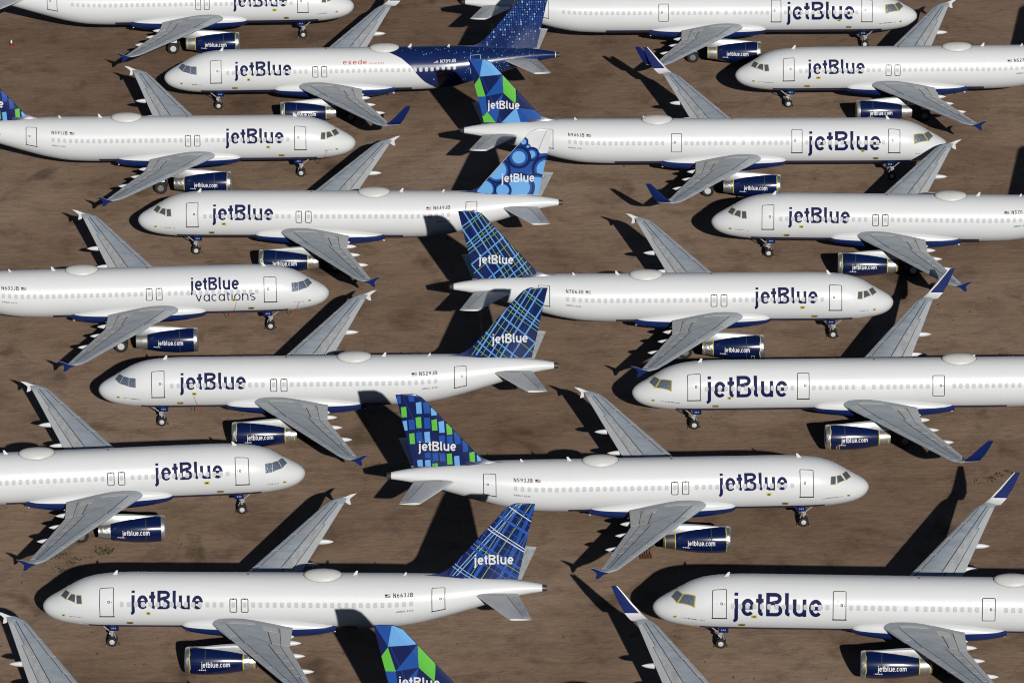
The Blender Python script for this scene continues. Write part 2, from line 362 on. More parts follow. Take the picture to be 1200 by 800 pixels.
def fuselage_mesh(ty):
    N = 48; L = 37.57 + TSH[ty]
    xs = [L * 0 + v for v in (0, .004, .015, .035, .07, .12, .19, .28, .4, .55, .75, 1, 1.3, 1.6, 1.9, 2.2, 2.5, 2.8, 3.1, 3.5, 4, 4.5, 5, 5.6, 6.4, 7.2, 9)]
    k = 9; t0 = 22.5 + TSH[ty]
    while k < t0 - 1.4: k += 1.35; xs.append(k)
    xs += [t0 + v for v in (0, 1, 2, 2.8, 3.6, 4.4, 5.2, 6, 6.8, 7.6, 8.4, 9.2, 10, 10.8, 11.6, 12.4, 13.2, 13.9, 14.4, 14.72, 15.07)]
    mb = MB(); W, B, D = mb.slot(WHITE), mb.slot(BELLY), mb.slot(DARKMETAL)
    for X in xs[1:]:
        for j in range(N): mb.v.append(tuple(surf(X, 2 * pi * j / N, 1, ty)))
    nose = len(mb.v); mb.v.append((0, 0, 3.2))
    for j in range(N): mb.f.append((nose, j, (j + 1) % N)); mb.mi.append(W)
    for i in range(len(xs) - 2):
        for j in range(N):
            a = 2 * pi * (j + .5) / N; xm = (xs[i + 1] + xs[i + 2]) / 2
            mb.f.append((i * N + j, (i + 1) * N + j, (i + 1) * N + (j + 1) % N, i * N + (j + 1) % N))
            mb.mi.append(D if xm > L - .4 else B if (sin(a) < -.707 and 3.4 < xm < t0 + 1) else W)
    e = (len(xs) - 2) * N; mb.f.append(tuple(e + j for j in range(N))); mb.mi.append(D)
    return mb.mesh('fuselage', smooth=True, auto=50)

def fairing_mesh(ty):
    d = WSH[ty]; mb = MB()
    prof = [(10.3, 1.2, 2.55, 2.05), (10.55, 1.58, 2.82, 1.86), (10.9, 1.84, 3.0, 1.74), (11.5, 2.0, 3.15, 1.63), (12.3, 2.14, 3.27, 1.52), (13.5, 2.24, 3.36, 1.40), (15.5, 2.29, 3.40, 1.32), (17.5, 2.26, 3.34, 1.30), (19, 2.14, 3.16, 1.36), (20.2, 2.02, 2.94, 1.47), (21.2, 1.83, 2.72, 1.64), (21.9, 1.55, 2.48, 1.78)]
    # smooth the profile
    out = []
    for i in range(len(prof) - 1):
        p0, p1, p2, p3 = prof[max(i - 1, 0)], prof[i], prof[i + 1], prof[min(i + 2, len(prof) - 1)]
        for k in range(3):
            t = k / 3
            out.append(tuple(.5 * (2 * p1[q] + (p2[q] - p0[q]) * t + (2 * p0[q] - 5 * p1[q] + 4 * p2[q] - p3[q]) * t * t + (3 * p1[q] - p0[q] - 3 * p2[q] + p3[q]) * t ** 3) for q in range(4)))
    out.append(prof[-1]); N = 40; W, B = mb.slot(WHITE), mb.slot(BELLY)
    for X, hw, zt, zb in out:
        for j in range(N):
            a = 2 * pi * (j + .5) / N; zc = zb + (zt - zb) * .55
            ex = 2 / 2.7
            y = hw * math.copysign(abs(cos(a)) ** ex, cos(a)); z = zc + ((zt - zc) if sin(a) > 0 else (zc - zb)) * math.copysign(abs(sin(a)) ** ex, sin(a))
            mb.v.append((X + d, y, z))
    for i in range(len(out) - 1):
        for j in range(N):
            f = (i * N + j, (i + 1) * N + j, (i + 1) * N + (j + 1) % N, i * N + (j + 1) % N)
            mb.f.append(f); mb.mi.append(W)
    n = len(out) - 1
    mb.f.append(tuple(range(N))); mb.mi.append(W); mb.f.append(tuple(n * N + j for j in range(N))); mb.mi.append(W)
    me = mb.mesh('wing_fairing', smooth=True, auto=50)
    bm = bmesh.new(); bm.from_mesh(me)
    bmesh.ops.bisect_plane(bm, geom=bm.verts[:] + bm.edges[:] + bm.faces[:], plane_co=(0, 0, 2.40), plane_no=(0, 0, 1), dist=1e-5)
    for f in bm.faces:
        if f.calc_center_median().z < 2.40: f.material_index = B
    bm.to_mesh(me); bm.free(); return me

YS = [1.0, 2.2, 3.2, 4.2, 5.3, 6.4, 7.6, 9, 10.5, 12, 13.5, 15, 15.8, 16.2, 16.5, 16.75, 16.92]
def wing_mesh(ty, sd):
    d = WSH[ty]; mb = MB(); cs = [0, .006, .02, .05, .1, .17, .26, .38, .5, .62, .74, .85, .94, 1.0]
    loop = [(c, 1) for c in cs] + [(c, -1) for c in cs[-2:0:-1]]
    n = len(loop); m = mb.slot(WBOX)
    for Y in YS:
        for c, s in loop:
            p = wing_pt(Y, c, s); mb.v.append((p.x + d, sd * p.y, p.z))
    for i in range(len(YS) - 1):
        for j in range(n): mb.f.append((i * n + j, i * n + (j + 1) % n, (i + 1) * n + (j + 1) % n, (i + 1) * n + j)); mb.mi.append(m)
    k = (len(YS) - 1) * n; mb.f.append(tuple(k + j for j in range(n))); mb.mi.append(m); mb.f.append(tuple(range(n))[::-1]); mb.mi.append(m)
    return mb.mesh('wing', smooth=True, auto=40)
def wing_panel(ty, sd, Y0, Y1, c0, c1, m, off=.014, nu=None, nc=None, name='panel', upperonly=True):
    d = WSH[ty]; mb = MB(); nu = nu or max(2, int((Y1 - Y0) / 1.2) + 2); nc = nc or 6
    def at(i, j, of):
        Y = Y0 + (Y1 - Y0) * i / (nu - 1); c = c0 + (c1 - c0) * j / (nc - 1)
        p = wing_pt(Y, c, 1, of); return (p.x + d, sd * p.y, p.z)
    mb.grid(lambda i, j: at(i, j, off), nu, nc, m)
    ring = [(i, 0) for i in range(nu - 1)] + [(nu - 1, j) for j in range(nc - 1)] + [(i, nc - 1) for i in range(nu - 1, 0, -1)] + [(0, j) for j in range(nc - 1, 0, -1)]
    k = len(ring); mb.add([at(i, j, off) for i, j in ring] + [at(i, j, -.01) for i, j in ring], [(i, (i + 1) % k, k + (i + 1) % k, k + i) for i in range(k)], m)
    return mb.mesh(name, smooth=True, auto=35)
WPANELS = [('slat', 2.95, 5.05, -.02, .125, SLAT), ('slat', 6.55, 8.85, -.02, .15, SLAT), ('slat', 8.91, 11.25, -.02, .17, SLAT), ('slat', 11.31, 13.6, -.02, .19, SLAT), ('slat', 13.66, 15.85, -.02, .21, SLAT),
           ('flap', 2.75, 6.3, .84, .995, FLAP), ('flap', 6.46, 13.0, .82, .995, FLAP), ('aileron', 13.08, 16.0, .74, .99, FLAP),
           ('spoiler', 3.9, 6.25, .665, .83, WEDGE)] + [('spoiler', 6.55 + i * 1.6, 8.08 + i * 1.6, .59 - .004 * i, .805, WEDGE) for i in range(4)] + [('root_panel', 2.45, 2.9, .16, .52, WROOT), ('root_panel', 2.95, 3.85, .60, .79, WROOT)]
WSEALS = [(2.95, 5.1, .132, .15), (5.1, 6.5, .135, .15), (6.5, 15.9, .0, 0), (6.5, 16.0, 1, 1)]
def seal_mesh(ty, sd):
    d = WSH[ty]; mb = MB()
    def strip(pts, wd):
        # pts: list of (Y, c) ; narrow dark strip lying just over the skin
        vs = []
        for Y, c in pts:
            dc = wd / (w_te(Y) - w_le(Y)) / 2
            for q in (-dc, dc):
                p = wing_pt(Y, c + q, 1, .006); vs.append((p.x + d, sd * p.y, p.z))
        mb.add(vs, [(2 * i, 2 * i + 2, 2 * i + 3, 2 * i + 1) for i in range(len(pts) - 1)], SEAL)
    def line(Y0, Y1, c0, c1, wd=.07, n=8): strip([(Y0 + (Y1 - Y0) * i / n, c0 + (c1 - c0) * i / n) for i in range(n + 1)], wd)
    line(2.9, 6.5, .13, .14); 
    for y0, y1, c in ((6.55, 8.85, .158), (8.91, 11.25, .178), (11.31, 13.6, .198), (13.66, 15.85, .218)): line(y0, y1, c, c)
    line(3.9, 6.3, .658, .658, .06); line(6.5, 13.0, .582, .565, .07); line(13.0, 16.2, .565, .56, .06); line(13.0, 16.0, .73, .73, .04); line(3.0, 6.3, .836, .836, .07); line(6.5, 13.0, .813, .813, .075)
    line(5.2, 6.35, .30, .66, .05)
    return mb.mesh('seal_line')
def canoe_mesh(ty, sd, Y, tip, L):
    d = WSH[ty]; mb = MB(); n = 12; k = 12; zt = wing_pt(Y, .97, -1).z
    def at(i, j):
        t = j / (k - 1); x = tip - L + L * t; rr = max(.01, (4 * t * (1 - t)) ** .6 if t < .5 else (1 - ((t - .5) / .5) ** 2.6) ** .8)
        a = 2 * pi * i / n; return (x + d, sd * (Y + .19 * rr * cos(a)), zt - .25 + .03 * t + .22 * rr * sin(a))
    mb.grid(at, n, k, PLAINW, closeu=True)
    return mb.mesh('flap_track_fairing', smooth=True)
CANOES = [(3.5, 19.0, 1.6), (4.9, 19.62, 2.4), (7.7, 20.12, 2.6), (11.0, 21.0, 2.4)]
def fence_mesh(ty, sd):
    d = WSH[ty]; mb = MB(); z0 = 4.30
    P = [(20.9, z0 - .02), (21.45, z0 + .10), (22.0, z0 + .36), (22.42, z0 + .44), (21.98, z0 + .08), (21.86, z0 - .06), (21.95, z0 - .52), (21.72, z0 - .48), (21.35, z0 - .16)]
    n = len(P); yi, yo = 16.90, 16.96
    vs = [(x + d, sd * yi, z) for x, z in P] + [(x + d, sd * (yo + .0), z) for x, z in P]
    mb.add(vs[:n] + vs[:0], [tuple(range(n))], PLAINW)
    mb.add(vs[n:], [tuple(range(n))], SHARK)
    mb.add(vs, [(i, (i + 1) % n, n + (i + 1) % n, n + i) for i in range(n)], PLAINW)
    return mb.mesh('wing_tip_fence')
def sharklet_mesh(ty, sd):
    d = WSH[ty]; mb = MB()
    K = [(16.6, 20.55, 1.4, 4.26, 8), (16.95, 20.85, 1.35, 4.36, 25), (17.2, 21.2, 1.25, 4.56, 50), (17.34, 21.5, 1.14, 4.88, 68), (17.44, 21.85, 1.02, 5.22, 75), (17.6, 22.42, .76, 5.88, 77), (17.76, 23.0, .45, 6.5, 78)]
    cs = [0, .04, .15, .45, .8, 1]
    loop = [(c, 1) for c in cs] + [(c, -1) for c in cs[-2:0:-1]]; n = len(loop); W, B = mb.slot(PLAINW), mb.slot(SHARK)
    for Y, x, ch, z, g in K:
        g = radians(g)
        for c, s in loop:
            h = naca(c) * .09 * ch * s; mb.v.append((x + c * ch + d, sd * (Y - sin(g) * h), z + cos(g) * h))
    for i in range(len(K) - 1):
        for j in range(n):
            mb.f.append((i * n + j, i * n + (j + 1) % n, (i + 1) * n + (j + 1) % n, (i + 1) * n + j)); mb.mi.append(B if i >= 2 and j not in (0, 1) else W)
    k = (len(K) - 1) * n; mb.f.append(tuple(k + j for j in range(n))); mb.mi.append(B)
    return mb.mesh('sharklet', smooth=True, auto=45)

def tailplane_pt(Y, c, s, off=0):
    t = (Y - .3) / 5.9; le = 31.9 + 3.05 * t; te = 35.35 + 1.28 * t; ch = te - le
    return Vector((le + c * ch, Y, 4.68 + .105 * (Y - .3) + s * (naca(c) * .10 * ch + off)))
def tailplane_mesh(ty, sd, c0=0, c1=1.0, m=None, off=0, Y0=.3, Y1=6.2, name='tailplane'):
    d = TSH[ty]; mb = MB(); cs = [0, .01, .04, .1, .2, .35, .5, .65, .8, 1.0]; m = m or FLAP
    loop = [(c, 1) for c in cs] + [(c, -1) for c in cs[-2:0:-1]]; n = len(loop); ys = [.3, 1.5, 3, 4.5, 5.8, 6.05, 6.2]; mi = mb.slot(m)
    for Y in ys:
        for c, s in loop:
            cc = c if Y < 6 else c * (1 - .06 * (Y - 6) / .2) + .06 * (Y - 6) / .2
            p = tailplane_pt(Y, cc, s); mb.v.append((p.x + d, sd * p.y, p.z))
    for i in range(len(ys) - 1):
        for j in range(n): mb.f.append((i * n + j, i * n + (j + 1) % n, (i + 1) * n + (j + 1) % n, (i + 1) * n + j)); mb.mi.append(mi)
    k = (len(ys) - 1) * n; mb.f.append(tuple(k + j for j in range(n))); mb.mi.append(mi)
    return mb.mesh(name, smooth=True, auto=40)
def elevator_mesh(ty, sd):
    d = TSH[ty]; mb = MB(); ys = [1.35, 2.5, 3.6, 4.7, 5.75]
    def at(i, j, of):
        p = tailplane_pt(ys[i], [.70, .8, .9, .995][j], 1, of); return (p.x + d, sd * p.y, p.z)
    mb.grid(lambda i, j: at(i, j, .012), 5, 4, WEDGE)
    ring = [(i, 0) for i in range(4)] + [(4, j) for j in range(3)] + [(i, 3) for i in range(4, 0, -1)] + [(0, j) for j in range(3, 0, -1)]
    k = len(ring); mb.add([at(i, j, .012) for i, j in ring] + [at(i, j, -.01) for i, j in ring], [(i, (i + 1) % k, k + (i + 1) % k, k + i) for i in range(k)], WEDGE)
    # hinge line and tip seam
    vs = []
    for y in ys:
        for q in (.685, .698):
            p = tailplane_pt(y, q, 1, .005); vs.append((p.x + d, sd * p.y, p.z))
    mb.add(vs, [(2 * i, 2 * i + 2, 2 * i + 3, 2 * i + 1) for i in range(4)], SEAL)
    vs = []
    for c in (.05, .3, .5, .68):
        for y in (1.32, 1.37):
            p = tailplane_pt(y, c, 1, .005); vs.append((p.x + d, sd * p.y, p.z))
    mb.add(vs, [(2 * i, 2 * i + 2, 2 * i + 3, 2 * i + 1) for i in range(3)], SEAL)
    return mb.mesh('elevator', smooth=False)

def fin_mesh(ty, base):
    d = TSH[ty]; mb = MB(); zs = [5.3, 6.2, 7.2, 8.2, 9.2, 10.2, 11.1, 11.5, 11.7, 11.78]; cs = [0, .01, .04, .1, .18, .25, .4, .6, .715]
    m = mb.slot(base)
    loop = [(c, 1) for c in cs] + [(c, -1) for c in cs[::-1][:-1]]; n = len(loop)
    for z in zs:
        for c, s in loop:
            l, t = fin_le(z), fin_te(z)
            if z > 11.4: l += .9 * ((z - 11.4) / .38) ** 2 * .5
            X = l + c * (t - l); h = fin_half(X, z) * (1 if z < 11.75 else .3)
            if c == 0: h = 0
            mb.v.append((X + d, s * h, z))
    for i in range(len(zs) - 1):
        for j in range(n): mb.f.append((i * n + j, i * n + (j + 1) % n, (i + 1) * n + (j + 1) % n, (i + 1) * n + j)); mb.mi.append(m)
    k = (len(zs) - 1) * n; mb.f.append(tuple(k + j for j in range(n))); mb.mi.append(m)
    return mb.mesh('fin', smooth=True, auto=40)
def rudder_mesh(ty, base):
    d = TSH[ty]; mb = MB(); zs = [5.62, 7, 8.4, 9.8, 11.1, 11.74]; cs = [.725, .85, 1.0]
    loop = [(c, 1) for c in cs] + [(c, -1) for c in cs[::-1]]; n = len(loop); m = mb.slot(base)
    for z in zs:
        for c, s in loop:
            l, t = fin_le(z), fin_te(z); X = l + c * (t - l); mb.v.append((X + d, s * fin_half(X, z), z))
    for i in range(len(zs) - 1):
        for j in range(n): mb.f.append((i * n + j, i * n + (j + 1) % n, (i + 1) * n + (j + 1) % n, (i + 1) * n + j)); mb.mi.append(m)
    k = (len(zs) - 1) * n; mb.f.append(tuple(k + j for j in range(n))); mb.mi.append(m); mb.f.append(tuple(range(n))[::-1]); mb.mi.append(m)
    return mb.mesh('rudder')
def dorsal_mesh(ty, base):
    d = TSH[ty]; mb = MB()
    T = [(28.5, 5.86), (29.0, 5.90), (29.5, 6.0), (30.0, 6.2), (30.4, 6.48), (30.8, 6.88), (31.4, 7.55)]
    vs = []
    for i, (x, z) in enumerate(T):
        k = i / (len(T) - 1); b = .05 + .24 * k
        vs += [(x + d, b, 5.72), (x + d, b * .5, 5.72 + (z - 5.72) * .45), (x + d, .015, z), (x + d, -.015, z), (x + d, -b * .5, 5.72 + (z - 5.72) * .45), (x + d, -b, 5.72)]
    fs = [(6 * i + j, 6 * i + 6 + j, 6 * i + 7 + j, 6 * i + 1 + j) for i in range(len(T) - 1) for j in range(5)] + [tuple(range(6))]
    mb.add(vs, fs, base); return mb.mesh('dorsal_fillet', smooth=True, auto=60)

FINQ = [(fin_te(5.66), 5.66), (fin_te(11.74), 11.74), (fin_le(11.74) + .36, 11.74), (fin_le(11.45) + .03, 11.45), (fin_le(5.66) + .03, 5.66)]
def clip(poly, clipper=FINQ):
    def area(p): return sum(p[i][0] * p[(i + 1) % len(p)][1] - p[(i + 1) % len(p)][0] * p[i][1] for i in range(len(p)))
    C = clipper if area(clipper) > 0 else clipper[::-1]; out = list(poly)
    for i in range(len(C)):
        a, b = C[i], C[(i + 1) % len(C)]; src = out; out = []
        if not src: return []
        ins = lambda p: (b[0] - a[0]) * (p[1] - a[1]) - (b[1] - a[1]) * (p[0] - a[0]) >= -1e-9
        for j in range(len(src)):
            p, q = src[j - 1], src[j]; ip, iq = ins(p), ins(q)
            if ip != iq:
                dx, dy = q[0] - p[0], q[1] - p[1]; den = (b[0] - a[0]) * dy - (b[1] - a[1]) * dx
                t = ((b[1] - a[1]) * (p[0] - a[0]) - (b[0] - a[0]) * (p[1] - a[1])) / den if abs(den) > 1e-12 else 0
                out.append((p[0] + t * dx, p[1] + t * dy))
            if iq: out.append(q)
    return out
def fin_decal(mb, ty, sd, poly, m, off):
    """a painted shape on the fin side: clipped to the fin, cut into small pieces and laid on its curve"""
    P = clip(poly)
    if len(P) < 3: return
    bm = bmesh.new(); vs = [bm.verts.new((x, 0, z)) for x, z in P]
    try: bm.faces.new(vs)
    except ValueError: bm.free(); return
    bmesh.ops.remove_doubles(bm, verts=bm.verts, dist=1e-4)
    x0, x1 = min(p[0] for p in P), max(p[0] for p in P); z0, z1 = min(p[1] for p in P), max(p[1] for p in P)
    # chord-wise cuts follow the fin's own chord lines: cut along lines of constant chord fraction
    for c in (.01, .04, .1, .18, .25, .4, .6, .715):
        a = Vector((fin_le(5) + c * (fin_te(5) - fin_le(5)), 0, 5)); b = Vector((fin_le(12) + c * (fin_te(12) - fin_le(12)), 0, 12)); t = (b - a).normalized()
        bmesh.ops.bisect_plane(bm, geom=bm.verts[:] + bm.edges[:] + bm.faces[:], plane_co=a, plane_no=Vector((t.z, 0, -t.x)), dist=1e-5)
    bmesh.ops.triangulate(bm, faces=bm.faces[:])
    bm.verts.index_update()
    d = TSH[ty]
    mb.add([(v.co.x + d, sd * (fin_half(v.co.x, v.co.z) + off), v.co.z) for v in bm.verts], [tuple(v.index for v in f.verts) for f in bm.faces], m)
    bm.free()
def fin_band(mb, ty, sd, p, q, wd, m, off):
    a, b = Vector(p), Vector(q); t = (b - a).normalized(); a = a - t * 6; b = b + t * 6; n = Vector((-t.y, t.x)) * wd / 2
    fin_decal(mb, ty, sd, [tuple(a - n), tuple(b - n), tuple(b + n), tuple(a + n)], m, off)
TRI = [('m', [(36.67, 11.77), (35.46, 11.76), (35.76, 10.15)]), ('n', [(36.67, 11.77), (35.76, 10.15), (36.26, 9.27)]), ('l', [(35.46, 11.76), (34.5, 11.76), (33.7, 10.34), (35.76, 10.11)]), ('g', [(35.76, 10.06), (35.24, 8.19), (35.94, 8.16), (36.30, 9.24)]), ('n', [(35.76, 10.11), (33.7, 10.34), (35.24, 8.19)]), ('m', [(33.7, 10.3), (33.6, 8.57), (35.24, 8.19)]), ('g', [(33.66, 10.3), (32.38, 8.79), (32.52, 7.49), (33.63, 8.57)]), ('m', [(35.99, 8.16), (35.24, 8.19), (35.1, 6.7), (35.49, 6.25)]), ('n', [(35.24, 8.19), (33.6, 8.57), (35.1, 6.7)]), ('m', [(33.6, 8.57), (34.29, 5.6), (35.1, 6.7)]), ('n', [(33.6, 8.57), (32.45, 7.16), (33.86, 5.6), (34.29, 5.6)]), ('g', [(35.1, 6.7), (34.29, 5.6), (35.52, 5.6), (35.59, 6.25)]), ('l', [(33.86, 5.6), (32.45, 7.16), (32.03, 5.6)]), ('m', [(32.03, 5.6), (32.45, 7.16), (30.66, 6.82), (29.5, 5.6)]), ('n', [(32.48, 8.89), (30.66, 6.82), (32.45, 7.16)])]
MOS = [('m', 36.65, 11.65, .27, .65), ('m', 35.77, 11.63, .44, .48), ('g', 36.36, 10.68, .41, .84), ('l', 35.2, 11.08, .42, .95), ('m', 34.63, 11.07, .46, .9), ('l', 34.06, 10.57, .42, .6), ('l', 36.28, 9.5, .36, .8), ('m', 35.79, 9.61, .44, .84), ('g', 35.24, 9.82, .42, .9), ('m', 34.6, 9.78, .46, .9), ('g', 34.02, 9.61, .42, .9), ('l', 33.47, 9.44, .42, .92), ('g', 32.88, 9.23, .42, .9), ('g', 35.76, 8.44, .4, .88), ('m', 35.23, 8.55, .45, .84), ('l', 34.59, 8.58, .42, .9), ('m', 33.47, 8.28, .45, .67), ('m', 32.86, 8.2, .42, .66), ('m', 32.28, 8.55, .44, 1.02), ('m', 31.65, 7.82, .39, .97), ('m', 34.59, 6.79, .44, .43), ('m', 33.99, 6.77, .42, .66), ('m', 33.44, 6.76, .43, .66), ('g', 32.88, 6.73, .4, .9), ('l', 32.31, 6.53, .4, .88), ('g', 31.12, 6.78, .4, .9), ('l', 30.55, 6.52, .4, .48), ('l', 35.18, 6.19, .4, .56), ('l', 34.58, 6.18, .42, .56), ('g', 34.02, 5.89, .42, .3)]
COLS = {'m': MBLUE, 'n': DBLUE, 'l': LBLUE, 'g': GREEN}
def circle(cx, cz, rr, n=28): return [(cx + rr * cos(2 * pi * i / n), cz + rr * sin(2 * pi * i / n)) for i in range(n)]
def livery_mesh(ty, sd, pat):
    mb = MB()
    if pat == 'prism':
        for c, P in TRI: fin_decal(mb, ty, sd, P, COLS[c], .004)
    elif pat == 'mosaic':
        for c, x, z, wd, h in MOS: fin_decal(mb, ty, sd, [(x, z), (x - wd, z + .06), (x - wd - .05, z + .06 - h - .04), (x - .05, z - h)], COLS[c], .004)
    elif pat == 'plaid':
        for p, q, wd in (((36.11, 11.4), (32.85, 5.75), .16), ((36.36, 10.08), (33.72, 5.74), .16), ((34.64, 11.88), (30.76, 5.78), .15), ((35.42, 11.78), (31.89, 5.77), .13), ((36.43, 7.82), (34.76, 5.73), .14)): fin_band(mb, ty, sd, p, q, wd * .8, PLAIDB, .004)
        for p, q in (((35.08, 11.78), (31.19, 5.78)), ((35.85, 11.77), (32.41, 5.76)), ((34.38, 11.79), (30.3, 5.6))): fin_band(mb, ty, sd, p, q, .045, PLAIDG, .005)
        for p, q, wd in (((33.86, 10.86), (36.09, 8.77), .13), ((33.59, 10.3), (36.0, 8.21), .13), ((32.89, 9.47), (35.73, 6.89), .15), ((31.74, 7.88), (34.15, 5.74), .14), ((31.04, 7.14), (32.59, 5.76), .12), ((34.73, 11.69), (36.53, 10.27), .12)): fin_band(mb, ty, sd, p, q, wd * .8, PLAIDB, .0065)
        for p, q in (((33.71, 10.58), (36.05, 8.49)), ((33.4, 9.98), (35.9, 7.9)), ((32.53, 8.81), (35.5, 6.1)), ((34.56, 11.6), (36.36, 9.99)), ((31.4, 7.5), (33.3, 5.76)), ((30.6, 6.77), (31.89, 5.77))): fin_band(mb, ty, sd, p, q, .045, PLAIDG, .008)
    elif pat == 'tartan':
        for p, q, wd in (((36.39, 10.97), (34.06, 5.6), .24), ((35.6, 11.55), (32.11, 5.59), .2), ((34.52, 11.11), (31.03, 5.1), .12), ((36.66, 10.53), (34.73, 5.6), .14), ((35.1, 11.5), (33.2, 7.9), .1)): fin_band(mb, ty, sd, p, q, wd, MBLUE, .004)
        for p, q in (((33.84, 9.48), (30.56, 5.58)), ((34.2, 10.3), (30.3, 5.58))): fin_band(mb, ty, sd, p, q, .06, PALEB, .005)
        fin_band(mb, ty, sd, (36.13, 11.19), (32.72, 5.7), .05, LIME, .0055); fin_band(mb, ty, sd, (35.0, 10.95), (31.3, 5.0), .035, LIME, .0055)
        for p, q, wd in (((34.25, 10.67), (36.2, 9.3), .22), ((32.2, 8.1), (34.9, 6.0), .2), ((32.48, 8.6), (35.41, 6.53), .13), ((34.9, 11.7), (36.4, 10.7), .16)): fin_band(mb, ty, sd, p, q, wd, MBLUE, .0065)
        for p, q in (((33.31, 10.0), (35.9, 8.09)), ((33.17, 9.77), (35.83, 7.88)), ((34.8, 11.55), (36.25, 10.45)), ((30.85, 6.8), (32.58, 5.59)), ((30.71, 6.58), (32.18, 5.59))): fin_band(mb, ty, sd, p, q, .06, TITLE if q[1] > 7 else PALEB, .008)
        fin_band(mb, ty, sd, (32.48, 8.29), (35.41, 6.23), .04, LIME, .0085)
        for k in range(9):
            x = 30.2 + k * .62; fin_band(mb, ty, sd, (x, 5.6), (x + 3.6, 11.76), .05, MBLUE if k % 3 else PIXEL, .0045)
        for k in range(8):
            z = 5.9 + k * .8; fin_band(mb, ty, sd, (33.0, z + .9), (35.9, z - 1.2), .05, MBLUE if k % 2 else PIXEL, .0072)
    elif pat == 'bubbles':
        fin_decal(mb, ty, sd, [(33.54, 10.3), (33.8, 10.8), (34.05, 11.02), (34.25, 11.05), (34.45, 10.85), (34.52, 10.5), (34.7, 10.4), (34.82, 10.15), (35.11, 10.12), (35.4, 9.95), (35.52, 9.62), (35.7, 9.5), (36.4, 9.56), (36.2, 5.6), (28.0, 5.6), (28.0, 6.4), (33.2, 10.6)], MBLUE, .004)
        k = 0
        for x, z, a, b in ((31.79, 7.97, .85, 1.25), (36.15, 8.02, .85, 1.3), (34.18, 10.62, .24, .44), (34.57, 10.18, .13, .24), (34.88, 9.45, .34, .68), (33.76, 9.18, .58, 1.08), (35.3, 6.4, .9, 1.25), (33.75, 6.35, .95, 1.4), (32.3, 6.1, .55, .8), (30.7, 6.2, .75, 1.05)):
            for rr, m in ((b, DBLUE), ((a + b) / 2 * .97, MBLUE), (a, LBLUE)):
                fin_decal(mb, ty, sd, circle(x, z, rr), m, .0055 + k * .0007); k += 1
    elif pat == 'pixels':
        rnd = random.Random(5)
        z = 5.75
        while z < 11.7:
            x = fin_le(z) - .2
            while x < fin_te(z):
                dens = .22 + .7 * max(0, min(1, (z - 6.0) / 2.4))
                if rnd.random() < dens:
                    m = rnd.choice([MBLUE, MBLUE, PALEB, MBLUE, PIXEL]); wd, h = rnd.choice([(.10, .15), (.07, .12), (.13, .17)])
                    fin_decal(mb, ty, sd, [(x, z), (x + wd, z), (x + wd, z + h), (x, z + h)], m, .004)
                x += .22
            z += .245
    return mb.mesh('tail_livery')
def tail_title(ty, sd, pat):
    mb = MB()
    X0, X1, zb, cap = 32.15, 35.1, 6.86, .80
    if pat in ('prism', 'mosaic', 'plaid'): zb = 7.0
    s = (X1 - X0) / LOGO_LEN; d = TSH[ty]
    x0 = X0 if sd < 0 else X1
    def mp(u, v, l):
        X = x0 + (u * s if sd < 0 else -u * s); z = zb + v * cap
        return (X + d, sd * (fin_half(X, z) + .024 + l * .001), z)
    write(mb, 'jetBlue', .165, LOGO_GAPS, mp, TITLE, step=.12)
    return mb.mesh('tail_lettering')
def hinge_line(ty, sd, pat):
    mb = MB(); d = TSH[ty]
    vs = []
    for i in range(9):
        z = 5.7 + i * .745
        for c in (.712, .722):
            X = fin_le(z) + c * (fin_te(z) - fin_le(z)); vs.append((X + d, sd * (fin_half(X, z) + .021), z))
    mb.add(vs, [(2 * i, 2 * i + 2, 2 * i + 3, 2 * i + 1) for i in range(8)], MBLUE)
    return mb.mesh('hinge_line')

